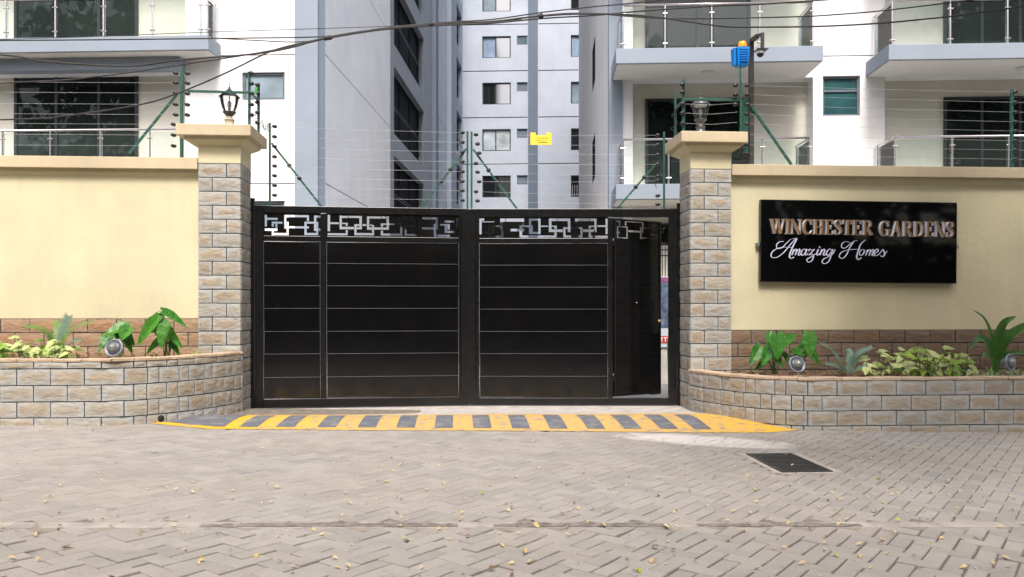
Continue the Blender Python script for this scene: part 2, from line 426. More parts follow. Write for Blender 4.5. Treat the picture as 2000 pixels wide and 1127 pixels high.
for (u, v, a) in cells:
    if v < 2.7 or v > 10.75 or abs(u) > .78 * v + 1.6: continue
    if abs(v - 5.745) < .06: continue
    if -3.75 < u < 4.35 and v > ramp_front(u) + .10: continue
    if g_u0 - .03 < u < g_u1 + .03 and g_v0 - .05 < v < g_v1 + .03: continue
    PL.append((u, v, a))
def jit(u, v):
    k = 1.9 if v < 5.6 else .55
    return (random.gauss(0, .0018) * k, random.gauss(0, .005) * k, random.gauss(0, .005) * k, random.gauss(0, .008) * (1.3 if v < 5.6 else .6))
def in_view(u, v):
    X = u * ca - v * sa; D = v * ca + u * sa
    return abs(X / D) < .62 and (EYE - gz(u)) / D * F < 530
PL.sort(key=lambda p: (not in_view(p[0], p[1]), p[1]))
PM = {}
def gaps(orient, near, k=0):       # joints along one diagonal have opened more than along the other
    g1, g2 = (.0115 if near else .009) + .002 * k, .0035 + .0008 * k
    return (W_ - g1, L_ - g2) if orient == 0 else (W_ - g2, L_ - g1)
for orient in (0, 1):
    for k in range(4):
        w_, l_ = gaps(orient, True, k); v_, f_ = paver_tmpl(w_, l_, .004 + .001 * k)
        m_ = MB(); m_.add(v_, f_); me = m_.mesh('paver'); me.materials.append(MATS['paver']); PM[orient, k] = me
sv, sf = [], []
BV = {(o_, n_): np.array(paver_tmpl(*gaps(o_, n_), .004)[0]) for o_ in (0, 1) for n_ in (True, False)}; bf = paver_tmpl(.1, .2)[1]
for n, (u, v, a) in enumerate(PL):
    dz, rx, ry, rz = jit(u, v); z = gz(u) + dz
    m4 = Matrix.Translation((0, 0, 0)) @ Matrix.Rotation(SL, 4, 'Y') @ Matrix.Rotation(a + rz, 4, 'Z') @ Matrix.Rotation(rx, 4, 'X') @ Matrix.Rotation(ry, 4, 'Y')
    orient = 0 if abs(a - TH) < .1 else 1
    if n < 300:
        place(PM[orient, random.randrange(4)], 'paver', pavement, (u, v, z), mat4=m4)
    else:
        m3 = np.array(m4.to_3x3()); sv.append(BV[orient, v < 5.6] @ m3.T + np.array([u, v, z])); sf.append((len(sv) - 1) * 12)
me = bpy.data.meshes.new('paver_field'); me.from_pydata(np.concatenate(sv).tolist(), [], [tuple(i + o for i in f) for o in sf for f in bf])
me.materials.append(MATS['paver']); o = bpy.data.objects.new('paver_field', me); link(o, pavement); tag(o, kind='stuff')

# shallow concrete channel strip across the street
mb = MB()
for i in range(48):
    a, b = -12 + .5 * i, -12 + .5 * (i + 1) - .004; j = random.uniform(-.002, .002)
    mb.add([(a, 5.67, gz(a) - .03), (b, 5.67, gz(b) - .03), (b, 5.82, gz(b) - .03), (a, 5.82, gz(a) - .03), (a, 5.672, gz(a) + .002 + j), (b, 5.672, gz(b) + .002 + j), (b, 5.818, gz(b) + .002 + j), (a, 5.818, gz(a) + .002 + j)],
           [(4, 5, 6, 7), (0, 1, 5, 4), (1, 2, 6, 5), (2, 3, 7, 6), (3, 0, 4, 7)])
ks = struct('kerb_strip', mb, 'kerb_concrete')
mb = MB(); random.seed(3)
def dirt(u0, u1):
    n = int((u1 - u0) / .06); top = []; bot = []
    for i in range(n + 1):
        u = u0 + (u1 - u0) * i / n; e = min(1, 4 * i / n, 4 * (n - i) / n); bot.append((u, 5.69 + random.uniform(-.02, .012), gz(u) + .0055)); top.append((u, 5.75 + .045 * e + random.uniform(-.02, .02), gz(u) + .0055))
    for i in range(n): mb.quad(bot[i], bot[i + 1], top[i + 1], top[i])
for a, b in ((-1.75, .0), (.25, 1.5), (1.7, 2.9), (4.1, 5.6)): dirt(a, b)
tag(mb.build('gutter_dirt', 'gutter_dirt', ks), kind='stuff')

# driveway ramp: painted hump in front of the gate
def rz_(u, v):
    t = max(0, min(1, (v - fr(u)) / 1.9)); base = gz(u) * (1 - t) + (-.004) * t
    return base + .005 + .045 * math.sin(math.pi * min(1, t * 1.05)) ** 1.5
def ramp_sheet(u0, u1, v0f, v1f, nu, nv, lift):
    m = MB(); vs = []; fs = []
    for j in range(nv + 1):
        for i in range(nu + 1):
            u = u0 + (u1 - u0) * i / nu; a, b = v0f(u), v1f(u); v = a + (b - a) * j / nv
            vs.append((u, v, rz_(u, v) + lift))
    for j in range(nv):
        for i in range(nu): k = j * (nu + 1) + i; fs.append((k, k + 1, k + nu + 2, k + nu + 1))
    m.add(vs, fs, True); return m
def fr(u):
    if u < -3.0: return 10.15 + (-3.0 - u) * .52
    if u > 3.9: return 10.15 + (u - 3.9) * .48
    return 10.15 + .02 * math.sin(u * 1.7)
ramp = struct('driveway_ramp', ramp_sheet(-3.8, 4.45, lambda u: fr(u) + .02, lambda u: 12.75, 90, 26, -.004), 'threshold_concrete')
yp = ramp_sheet(-3.84, 4.42, fr, lambda u: 11.56 + .03 * math.sin(u * 3), 90, 20, 0).build('yellow_paint', 'yellow_road_paint', ramp)
xs = [505, 573, 650, 725, 797, 868, 940, 1012, 1082, 1152, 1220, 1288, 1350]
for k, px in enumerate(xs):
    u = at_v(px, 822, 10.85).x
    ramp_sheet(u - .115, u + .115, lambda q: 10.32, lambda q: 11.33, 3, 12, .004).build('painted_stripe', 'grey_road_paint', ramp)
ul = at_v(455, 822, 10.9).x
ramp_sheet(-4.0, ul + .05, lambda q: max(10.31, 10.33 + (-3.0 - q) * .52), lambda q: 11.45, 8, 12, .004).build('painted_stripe', 'grey_road_paint', ramp)

# drain grate with its cement margin
gc = ((g_u0 + g_u1) / 2, (g_v0 + g_v1) / 2)
gr = thing('drain_grate', 'black iron drain grate of parallel bars set in the grey paving', 'drain grate', (gc[0], gc[1], gz(gc[0])))
z0 = gz(gc[0])
m = MB(); m.box(g_u0 - .07, g_v0 - .06, z0 - .05, g_u0 - .006, g_v1 + .05, z0 + .006); m.box(g_u1 + .006, g_v0 - .05, z0 - .05, g_u1 + .09, g_v1 + .05, z0 + .006)
m.box(g_u0 - .006, g_v1 + .006, z0 - .05, g_u1 + .006, g_v1 + .05, z0 + .005); m.box(g_u0 - .006, g_v0 - .05, z0 - .05, g_u1 + .006, g_v0 - .006, z0 + .005)
m.build('cement_surround', 'cement_margin', gr, bevel=.004)
m = MB(); m.box(g_u0, g_v0, z0 - .03, g_u0 + .03, g_v1, z0 + .012); m.box(g_u1 - .03, g_v0, z0 - .03, g_u1, g_v1, z0 + .012)
m.box(g_u0 + .03, g_v0, z0 - .03, g_u1 - .03, g_v0 + .03, z0 + .0115); m.box(g_u0 + .03, g_v1 - .03, z0 - .03, g_u1 - .03, g_v1, z0 + .0115)
m.build('grate_frame', 'iron_dark', gr)
m = MB(); m.box(g_u0 + .001, g_v0 + .001, z0 - .055, g_u1 - .001, g_v1 - .001, z0 - .045); m.build('pit', 'grout', gr)
nb = 13
m = MB(); m.box(-(g_u1 - g_u0 - .06) / 2, -.019, -.02, (g_u1 - g_u0 - .06) / 2, .019, .010); bm_ = m.mesh('bar'); bm_.materials.append(MATS['iron_dark'])
for i in range(nb):
    v = g_v0 + .03 + (g_v1 - g_v0 - .06) * (i + .5) / nb
    place(bm_, 'bar', gr, (gc[0], v, z0))

# ------------------------------------------------------------------ stones
SM = {}
def stone_mesh(w, h, d, mat, k):
    key = (round(w, 3), round(h, 3), round(d, 3), mat, k)
    if key in SM: return SM[key]
    rnd = random.Random(hash(key) & 0xffff); nx, nz = (5, 3) if w > .15 else (3, 3); m = MB(); vs = []
    for j in range(nz + 1):
        for i in range(nx + 1):
            e = i in (0, nx) or j in (0, nz)
            fx, fz = i / nx, j / nz
            if not e: fx += rnd.uniform(-.05, .05); fz += rnd.uniform(-.07, .07)
            else:
                if i == 1: fx = .10
                if i == nx - 1: fx = .90
            vs.append(((fx - .5) * w, -(d * .55 if e else d * rnd.uniform(.8, 1.25)), (fz - .5) * h))
    q = nx + 1; fs = [(j * q + i, j * q + i + 1, (j + 1) * q + i + 1, (j + 1) * q + i) for j in range(nz) for i in range(nx)]
    m.add(vs, fs, True)
    x, z = w / 2, h / 2; f = -d * .55
    m.add([(-x, f, -z), (x, f, -z), (x, .04, -z), (-x, .04, -z), (-x, f, z), (x, f, z), (x, .04, z), (-x, .04, z)], [(0, 3, 2, 1), (4, 5, 6, 7), (1, 2, 6, 5), (3, 0, 4, 7)])
    me = m.mesh('stone'); me.materials.append(MATS[mat]); SM[key] = me; return me
J = .0125
def course(parent, path, z0, z1, cuts, mat, d=.02, thin=None):
    """stones of one course along a polyline path [(u,v)...] cut at the given arc lengths"""
    P = [Vector((a, b, 0)) for a, b in path]; L = [0]
    for i in range(1, len(P)): L.append(L[-1] + (P[i] - P[i - 1]).length)
    def pt(s):
        for i in range(1, len(P)):
            if s <= L[i] or i == len(P) - 1:
                t = (s - L[i - 1]) / (L[i] - L[i - 1]); return P[i - 1].lerp(P[i], t)
    for a, b in zip(cuts, cuts[1:]):
        A, B = pt(a), pt(b); c = (A + B) / 2; w = (B - A).length - J
        if w < .015: continue
        ang = math.atan2(B.y - A.y, B.x - A.x)
        me = stone_mesh(w, z1 - z0 - J, d, mat, random.randrange(5))
        o_ = random.uniform(-.005, .004); nx_, ny_ = math.sin(ang), -math.cos(ang)
        place(me, 'stone', parent, (c.x + nx_ * o_, c.y + ny_ * o_, (z0 + z1) / 2 + random.uniform(-.0015, .0015)), rz=ang + random.gauss(0, .009))
    return L[-1]
def runs(total, seq, start=0.):
    out = [0.]; i = 0; x = start
    if start > 0: out.append(start)
    while x < total - 1e-6:
        x += seq[i % len(seq)]; i += 1; out.append(min(x, total))
    if len(out) > 2 and out[-1] - out[-2] < .04: out.pop(-2)
    return out

VP, VW, VPL = 11.98, 12.08, 10.39            # pillar face, wall face, planter front
ZL = [.99 + .2 * k for k in range(-6, 14)]   # course lines shared by pillars and plinths

def pillar(side, u0, u1, cap, label, zb, loc_lab):
    uc = (u0 + u1) / 2
    t = thing('gate_pillar', label, 'pillar', (uc, VP + .3, zb), group='stone gate pillars')
    d = .02; va = VP + d * .55; vb = 12.58
    MB().box(u0 + .012, va, zb - .1, u1 - .012, vb, 3.587).build('core', 'grout', t)
    for r, z in enumerate(ZL[:-1]):
        z1 = z + .2
        if z1 < zb: continue
        z = max(z, zb - .05); w = u1 - u0
        odd = (r + (side > 0)) % 2
        course(t, [(u0, VP + d * .55), (u1, VP + d * .55)], z, z1, [0, w * (1 / 3 if odd else 2 / 3), w], 'stone_tan')
        inner = u1 - .012 if side < 0 else u0 + .012
        dep = vb - VP
        if side < 0: course(t, [(inner, VP + .014), (inner, vb)], z, z1, [0, dep * (.33 if odd else .62), dep - .014], 'stone_tan')
        else: course(t, [(inner, vb), (inner, VP + .014)], z, z1, [0, dep * (.62 if odd else .33), dep - .014], 'stone_tan')
    ol, orr = cap
    m = MB(); m.box(u0, VP, 3.59, u1, vb, 3.86); m.build('neck', 'plaster_cream', t, bevel=.01)
    m = MB(); m.frust((u0 - .01, VP - .012, u1 + .01, vb + .012, 3.845), (u0 - ol * .55, VP - .11, u1 + orr * .55, vb + .1, 3.905))
    m.box(u0 - ol * .62, VP - .125, 3.905, u1 + orr * .62, vb + .11, 3.953)
    m.build('moulding', 'plaster_cream', t, bevel=.006)
    m = MB(); m.box(u0 - ol, VP - .2, 3.953, u1 + orr, vb + .2, 4.112)
    m.frust((u0 - ol + .02, VP - .18, u1 + orr - .02, vb + .18, 4.112), (uc - .15, VP + .15, uc + .15, vb - .15, 4.165))
    m.build('cap', 'coping_cream', t, bevel=.01)
    return t
UL0, UL1 = at_v(386.5, 400, VP).x, at_v(470, 400, VP).x
UR0, UR1 = at_v(1348.6, 400, VP).x, at_v(1429, 400, VP).x
pillar(-1, UL0, UL1, (.245, .19), 'tan stone gate pillar with cream cap, left of the black gate', .0, '')
pillar(1, UR0, UR1, (.19, .18), 'tan stone gate pillar with cream cap, between the black gate and the name sign', -.06, '')

def bwall(side, ua, ub, ztop_stone, rows, mat, label):
    t = thing('boundary_wall', label, 'wall', ((ua + ub) / 2, VW + .1, 0), group='cream boundary walls beside the gate')
    MB().box(ua, VW, ztop_stone, ub, VW + .2, 3.50).build('plaster_face', 'plaster_cream', t)
    MB().box(ua, VW + .012, -.3, ub, VW + .2, ztop_stone - .001).build('plinth_core', 'grout', t)
    m = MB(); m.box(ua, VW - .002, ztop_stone - .0, ub, VW + .004, ztop_stone + .012); m.build('plaster_edge', 'white_paint' if 0 else 'coping_cream', t)
    z1 = ztop_stone
    for r in range(rows):
        z0 = ztop_stone - .2 * (r + 1)
        course(t, [(ua, VW + .008), (ub, VW + .008)], z0, ztop_stone - .2 * r, runs(ub - ua, [.4], .2 * ((r + (side > 0)) % 2) + .13), mat)
    m = MB(); m.frust((ua, VW - .002, ub, VW + .2, 3.40), (ua, VW - .05, ub, VW + .25, 3.455)); m.box(ua, VW - .055, 3.455, ub, VW + .255, 3.50); m.build('cornice', 'plaster_cream', t, bevel=.005)
    m = MB(); m.box(ua, VW - .13, 3.50, ub, VW + .33, 3.665); m.build('coping', 'coping_cream', t, bevel=.008)
bwall(-1, -13, UL0 - .001, 1.37, 4, 'stone_rust', 'cream rendered wall with rust coloured stone plinth left of the gate')
bwall(1, UR1 + .001, 14, 1.19, 4, 'stone_brown', 'cream rendered wall with brown stone plinth carrying the black name sign')

# ------------------------------------------------------------------ planters
def arc_path(a, b, c, n=14):   # quadratic-ish curve a -> c with control b
    a, b, c = Vector(a), Vector(b), Vector(c)
    return [tuple(((1 - t) ** 2 * a + 2 * t * (1 - t) * b + t * t * c)) for t in [i / n for i in range(n + 1)]]
def planter(side, label, ztop, lines, cs, zb):
    if side < 0:
        A, B, C = (-4.25, VPL), (-3.42, VPL + .35), (UL1 + .02, VP + .02); far = -12.
        curve = arc_path(A, B, C); front = [(far, VPL), A]
    else:
        A, B, C = (4.62, VPL), (3.72, VPL + .22), (UR0 - .02, VP + .02); far = 13.
        curve = arc_path(A, B, C)[::-1]; front = [A, (far, VPL)]
    t = thing('stone_planter', label, 'planter', (A[0], VPL + .6, zb), group='curved stone planters below the walls')
    full = (front + curve[1:]) if side < 0 else (curve + front[1:])
    cl = sum((Vector(curve[i + 1]) - Vector(curve[i])).length for i in range(len(curve) - 1)); flen = abs(far - A[0])
    # core and soil
    def offs(path, d):
        out = []
        for i, p in enumerate(path):
            a = Vector(path[max(i - 1, 0)]); b = Vector(path[min(i + 1, len(path) - 1)]); tt = (b - a).normalized(); n = Vector((-tt.y, tt.x)); out.append(tuple(Vector(p) + n * d))
        return out
    inner = offs(full, .17); outer = offs(full, .05)
    def ribbon(p, q, z0, z1):
        m = MB(); n = len(p)
        vs = [(x, y, z0) for x, y in p] + [(x, y, z0) for x, y in q] + [(x, y, z1) for x, y in p] + [(x, y, z1) for x, y in q]
        fs = []
        for i in range(n - 1): fs += [(i, i + 1, 2 * n + i + 1, 2 * n + i), (n + i, 3 * n + i, 3 * n + i + 1, n + i + 1), (2 * n + i, 2 * n + i + 1, 3 * n + i + 1, 3 * n + i)]
        fs += [(0, 2 * n, 3 * n, n), (n - 1, 2 * n - 1, 4 * n - 1, 3 * n - 1)]
        return m.add(vs, fs)
    ribbon(outer, inner, zb - .1, ztop - .03).build('core', 'grout', t)
    m = MB(); n = len(inner)
    for i in range(n - 1):
        a, b = inner[i], inner[i + 1]
        for k in range(4):
            f0, f1 = k / 4, (k + 1) / 4
            def q(p, f): return (p[0], p[1] + (VW - p[1]) * f, ztop - .06 + .03 * math.sin(p[0] * 5 + f * 7))
            m.quad(q(a, f0), q(b, f0), q(b, f1), q(a, f1))
    m.build('soil', 'soil', t)
    zs = [zb - .06] + lines + [ztop - .035]
    for r, (z0, z1) in enumerate(zip(zs, zs[1:])):
        if side < 0:
            c = [flen - x for x in runs(flen, [.4], .2 * (r % 2) + .12)][::-1]
            c2 = [flen + x for x in runs(cl, [.14, .27] if r % 2 else [.25, .15])]
            cuts = c[:-1] + c2[1:]
        else:
            c = runs(cl, [.14, .27] if r % 2 else [.25, .15]); cuts = c[:-1] + [cl + x for x in runs(flen, [.4], .2 * (r % 2) + .12)][1:]
        course(t, full, z0, z1, cuts, 'stone_tan')
    # coping stones: thin slabs with uneven joints
    tot = cl + flen; pos = 0
    P = [Vector((a, b, 0)) for a, b in full]; L = [0]
    for i in range(1, len(P)): L.append(L[-1] + (P[i] - P[i - 1]).length)
    def pt(s):
        for i in range(1, len(P)):
            if s <= L[i] or i == len(P) - 1: return P[i - 1].lerp(P[i], (s - L[i - 1]) / (L[i] - L[i - 1]))
    while pos < tot - .02:
        w = random.uniform(.34, .42); incurve = (pos > flen - .1) if side < 0 else (pos < cl)
        if incurve: w = random.uniform(.2, .3)
        e = min(pos + w, tot); A_, B_ = pt(pos + .003), pt(e - .003); tt = (B_ - A_).normalized(); nn = Vector((-tt.y, tt.x, 0)); ov = random.uniform(.012, .028)
        h = random.uniform(-.005, .005); m = MB(); c = (A_ + B_) / 2 + Vector((0, 0, ztop - .02))
        p = [A_ - nn * ov, B_ - nn * (ov + random.uniform(-.006, .006)), B_ + nn * .2, A_ + nn * .2]
        p = [q - c for q in p]
        m.add([(q.x, q.y, ztop - .036 - 0) for q in p] + [(q.x, q.y, ztop + h + random.uniform(-.003, .003)) for q in p], [(0, 3, 2, 1), (4, 5, 6, 7), (0, 1, 5, 4), (1, 2, 6, 5), (2, 3, 7, 6), (3, 0, 4, 7)])
        me = m.mesh('coping_stone'); me.materials.append(MATS['coping_stone'])
        o = place(me, 'coping_stone', t, (c.x, c.y, 0))
        bv_ = o.modifiers.new('bevel', 'BEVEL'); bv_.width = .005; bv_.segments = 1
        pos = e
    return t
pl_l = planter(-1, 'curved stone planter left of the gate holding palm and taro plants', .895, [.173, .37, .57, .774], None, .02)
pl_r = planter(1, 'curved stone planter below the name sign holding yellow leaved plants', .607, [-.02, .176, .375], None, -.12)
# weep hole in the left planter
c = on_ground(320, 812); m = MB()
pth = arc_path((-4.25, VPL), (-3.42, VPL + .35), (UL1 + .02, VP + .02), 60); r0 = ray(313, 817)
k_ = min(range(60), key=lambda i: abs(pth[i][0] / pth[i][1] - r0.x / r0.y)); tn = Vector((pth[k_ + 1][0] - pth[k_][0], pth[k_ + 1][1] - pth[k_][1], 0)).normalized(); on = Vector((tn.y, -tn.x, 0))
wp = Vector((pth[k_][0], pth[k_][1], EYE + r0.z / r0.y * pth[k_][1])) + on * .016; m.lathe([(.042, -.03), (.042, .004), (.0, .005)], (wp.x, wp.y, wp.z), 16, tuple(on)); m.build('weep_pipe', 'grout', pl_l)

# ------------------------------------------------------------------ gate
MEET = Vector((.182, 12.79)); HL = Vector((-3.05, 12.58)); HR = Vector((3.412, 12.57))
class Leaf:
    def __init__(s, O, E): s.O = O; s.d = (E - O).normalized(); s.rz = math.atan2(s.d.y, s.d.x); s.len = (E - O).length
    def pt(s, px, py):       # photo pixel -> (along, height) on the leaf's plane
        r = ray(px, py); n = Vector((-s.d.y, s.d.x)); k = n.dot(s.O) / n.dot(Vector((r.x, r.y)))
        return (Vector((r.x, r.y)) * k - s.O).dot(s.d), EYE + r.z * k
    def x(s, px): return s.pt(px, HY)[0]
LL = Leaf(HL, MEET); LR = Leaf(MEET, HR)
def leaf_root(L, name, label, cat, group=None):
    o = thing(name, label, cat, (L.O.x, L.O.y, 0), L.rz, group, org=(0, 0, 0)); return o
def cutout(mb, x0, x1, z0, z1, rects, y0=-.004, y1=.004):
    X = sorted({x0, x1, *[min(max(v, x0), x1) for r in rects for v in (r[0], r[1])]}); Z = sorted({z0, z1, *[min(max(v, z0), z1) for r in rects for v in (r[2], r[3])]})
    nx, nz = len(X) - 1, len(Z) - 1
    g = [[not any(r[0] < (X[i] + X[i + 1]) / 2 < r[1] and r[2] < (Z[j] + Z[j + 1]) / 2 < r[3] for r in rects) for j in range(nz)] for i in range(nx)]
    for i in range(nx):
        for j in range(nz):
            if not g[i][j]: continue
            a, b, c, d = X[i], X[i + 1], Z[j], Z[j + 1]
            mb.quad((a, y0, c), (b, y0, c), (b, y0, d), (a, y0, d)); mb.quad((b, y1, c), (a, y1, c), (a, y1, d), (b, y1, d))
            for (di, dj, p, q) in ((-1, 0, (a, d), (a, c)), (1, 0, (b, c), (b, d)), (0, -1, (a, c), (b, c)), (0, 1, (b, d), (a, d))):
                ii, jj = i + di, j + dj
                if not (0 <= ii < nx and 0 <= jj < nz) or not g[ii][jj]:
                    mb.quad((p[0], y0, p[1]), (p[0], y1, p[1]), (q[0], y1, q[1]), (q[0], y0, q[1]))
    return mb
SC = 2000 / 440.
def rects_px(L, lst, ox, oy):
    out = []
    for (a, b, c, d) in lst:
        p = L.pt(ox + a / SC, oy + b / SC); q = L.pt(ox + c / SC, oy + d / SC); out.append((p[0], q[0], q[1], p[1]))
    return out
LEFT_A = [(78,90,97,195),(97,115,192,135),(78,210,190,232),(172,170,190,210),(140,150,235,168),(140,168,158,195),(140,232,158,270),(158,250,290,270),(272,150,290,250),(248,90,268,210),(268,90,292,112),(297,90,470,112),(290,190,470,210),(452,112,470,145),(430,150,555,168),(430,168,450,192),(430,212,450,270),(450,250,555,270),(537,168,555,250),(515,95,575,115),(515,115,535,150),(515,170,535,232),(535,210,575,232)]
LEFT_B = [(636,90,658,235),(658,155,735,172),(636,252,815,272),(797,225,815,252),(742,95,762,218),(762,98,815,118),(820,98,940,118),(918,118,940,218),(762,195,870,218),(797,160,815,188),(765,160,797,172),(873,172,893,270),(893,172,918,190),(893,200,918,218),(893,250,1048,272),(1030,180,1048,250),(945,172,980,188),(1010,175,1030,188),(985,103,1005,222),(1005,103,1110,123),(1115,103,1180,123),(1160,123,1180,222),(1050,200,1160,222),(1005,200,1028,222),(1108,165,1128,195),(1128,165,1230,180),(1108,230,1128,272),(1128,255,1300,275),(1280,180,1300,255),(1250,165,1300,180),(1272,103,1292,150),(1272,103,1400,123),(1380,103,1400,165),(1318,180,1440,196),(1320,196,1338,275),(1338,258,1440,275),(1420,120,1440,258),(1475,110,1615,132),(1595,132,1615,220),(1475,200,1580,220),(1578,170,1598,285),(1598,265,1720,285),(1700,170,1720,220),(1635,170,1700,185),(1675,185,1695,250),(1695,232,1760,250),(1675,140,1760,158),(1780,120,1797,205)]
RIGHT_A = [(165,122,185,262),(185,122,208,140),(190,148,298,158),(245,183,265,290),(265,183,350,196),(283,196,298,250),(215,240,283,255),(265,275,380,292),(360,225,378,275),(350,122,372,220),(372,122,395,150),(400,122,562,150),(545,150,562,180),(440,213,562,235),(522,183,545,290),(545,183,640,198),(545,272,850,292),(625,198,640,240),(605,122,625,240),(625,122,708,142),(688,142,708,260),(605,240,688,260),(710,185,775,196),(782,122,805,242),(805,122,858,145),(862,122,972,145),(950,145,972,242),(805,218,905,242),(830,196,852,214),(805,185,852,196),(830,245,852,272),(910,200,930,290),(930,200,950,213),(930,272,1080,292),(1062,200,1080,272),(975,200,1062,212),(1015,122,1035,200),(1035,122,1140,145),(1145,122,1205,145),(1185,145,1205,242),(1085,218,1185,242),(1135,185,1155,212),(1155,185,1185,197),(1135,245,1155,292),(1155,275,1305,292),(1212,182,1305,196),(1285,122,1305,180),(1285,200,1305,260)]
DOOR = [(1380,142,1415,152),(1405,152,1415,185),(1380,238,1412,255),(1385,190,1400,238),(1385,255,1400,298),(1400,190,1482,203),(1470,203,1482,300),(1400,288,1470,300),(1455,148,1470,185),(1470,148,1622,162),(1608,162,1622,250),(1486,225,1590,248),(1590,200,1606,305),(1606,290,1700,305),(1688,262,1700,290),(1630,205,1700,218),(1685,218,1700,250),(1665,178,1735,192),(1665,225,1680,275),(1680,262,1735,275)]
ylv = [475, 515, 558.5, 602.5, 647, 690.5, 735.5, 777]
def zlev(L, px, ys): return [L.pt(px, y)[1] for y in ys]
def panels(L, root, xa, xb, zs, parent=None):
    for k, (a, b) in enumerate(zip(zs, zs[1:])):
        z1, z0 = a - .004, b + .004
        m = MB(); m.box(xa + .004, -.012, z0, xb - .004, .004, z1); p = m.build('panel', 'black_paint', root, bevel=.0015)
        if k:
            m = MB(); m.tube([(xa + .006, -.016, a), (xb - .006, -.016, a)], .0046, 6); m.build('seam_bead', 'bead_highlight_metal', root)
def frame_bar(root, name, x0, x1, z0, z1, y0=-.03, y1=.03, b=.004): MB().box(x0, y0, z0, x1, y1, z1).build(name, 'black_frame_paint', root, bevel=b)
# left leaf
gl = leaf_root(LL, 'gate_leaf', 'black sheet metal gate leaf on the left, without a wicket door', 'gate', 'two leaves of the black gate')
ZT, ZB = 3.065, .012
zt1, zt2, zt3 = LL.pt(705, 418)[1], LL.pt(705, 462.5)[1], LL.pt(705, 473)[1]
zl = zlev(LL, 705, ylv); zl[0] = zt3
x0, x1, x2, x3, x4, x5 = 0.003, LL.x(515), LL.x(626), LL.x(638), LL.x(896), LL.len - .008
frame_bar(gl, 'stile', x0, x1, ZB, ZT); frame_bar(gl, 'stile', x4, x5, ZB, ZT); frame_bar(gl, 'stile', x2, x3, zl[-1] + .001, zt1 - .001)
frame_bar(gl, 'top_rail', x1 + .001, x4 - .001, zt1, ZT); frame_bar(gl, 'bottom_rail', x1 + .001, x4 - .001, ZB, zl[-1])
for a, b in ((x1, x2), (x3, x4)):
    frame_bar(gl, 'middle_rail', a + .001, b - .001, zt3, zt2, -.024, .02)
    panels(LL, gl, a, b, zl)
    m = MB(); m.tube([(a + .012, -.02, zt3 - .012), (b - .012, -.02, zt3 - .012), (b - .012, -.02, zl[-1] + .012), (a + .012, -.02, zl[-1] + .012), (a + .012, -.02, zt3 - .012)], .0055, 6); m.build('edge_bead', 'black_paint', gl)
cutout(MB(), x1, x2, zt2, zt1, rects_px(LL, LEFT_A, 500, 400)).build('fretwork_panel', 'black_paint', gl)
cutout(MB(), x3, x4, zt2, zt1, rects_px(LL, LEFT_B, 500, 400)).build('fretwork_panel', 'black_paint', gl)
m = MB(); m.tube([(x4 + .03, -.036, .25), (x4 + .03, -.036, 2.9)], .008, 6); m.build('closing_bead', 'black_paint', gl)
# right leaf
gr_ = leaf_root(LR, 'gate_leaf', 'black sheet metal gate leaf on the right, with the ajar wicket door', 'gate', 'two leaves of the black gate')
zt1, zt2, zt3 = LR.pt(1060, 424.5)[1], LR.pt(1060, 465.5)[1], LR.pt(1060, 475)[1]
zr = zlev(LR, 1060, [475, 518, 561, 604, 647.5, 690.8, 735, 777]); zr[0] = zt3
y0, y1, y2, y3, y4, y5 = 0.008, LR.x(936), LR.x(1187), LR.x(1196.5), LR.x(1305.5), LR.len - .005
frame_bar(gr_, 'stile', y0, y1, ZB, ZT); frame_bar(gr_, 'stile', y4, y5, ZB, ZT); frame_bar(gr_, 'stile', y2, y3, zr[-1] + .001, zt1 - .001)
frame_bar(gr_, 'top_rail', y1 + .001, y4 - .001, zt1, ZT); frame_bar(gr_, 'bottom_rail', y1 + .001, y4 - .001, ZB, zr[-1])
frame_bar(gr_, 'middle_rail', y1 + .001, y2 - .001, zt3, zt2, -.024, .02)
panels(LR, gr_, y1, y2, zr)
m = MB(); m.tube([(y1 + .012, -.02, zt3 - .012), (y2 - .012, -.02, zt3 - .012), (y2 - .012, -.02, zr[-1] + .012), (y1 + .012, -.02, zr[-1] + .012), (y1 + .012, -.02, zt3 - .012)], .0055, 6); m.build('edge_bead', 'black_paint', gr_)
cutout(MB(), y1, y2, zt2, zt1, rects_px(LR, RIGHT_A, 900, 400)).build('fretwork_panel', 'black_paint', gr_)
m = MB(); m.tube([(y1 - .05, -.036, .25), (y1 - .05, -.036, 2.9)], .008, 6); m.build('closing_bead', 'black_paint', gr_)
frame_bar(gr_, 'closing_strip', -.03, .012, ZB + .02, ZT - .01, -.04, -.031, .001)
for z in (.45, 2.55): MB().lathe([(.012, -.06), (.016, -.06), (.016, .06), (.012, .06)], (y3 + .006, -.036, z), 10).build('hinge', 'black_frame_paint', gr_)
# wicket door: swings inward about its left edge; fretwork and seams follow the photograph on its own plane
hx = y3 + .012; DA = R(31)
dw = .955; dz0, dz1 = zr[-1] + .02, LR.pt(1200, 427)[1]
hp = LR.O + LR.d * hx
DL = Leaf(hp, hp + Vector((math.cos(LR.rz + DA), math.sin(LR.rz + DA))) * dw)
def door_part(mbx, name, mat, parent, bevel=0):
    rot = Matrix.Rotation(DA, 3, 'Z'); mbx.v = [tuple(rot @ Vector(v) + Vector((hx, 0, 0))) for v in mbx.v]; return mbx.build(name, mat, parent, bevel=bevel)
door = door_part(MB().box(0, -.006, dz0, dw, .004, dz1 - .36), 'wicket_door', 'black_paint', gr_, .001)
tag(door, 'tall black wicket door standing ajar')
r_ = []
for (a, b, c, d) in DOOR:
    p = DL.pt(900 + a / SC, 400 + b / SC); q = DL.pt(900 + c / SC, 400 + d / SC); zc = (p[1] + q[1]) / 2; r_.append((p[0], q[0], q[1], p[1]))
door_part(cutout(MB(), .03, dw - .03, dz1 - .36, dz1 - .03, r_), 'fretwork_panel', 'black_paint', door)
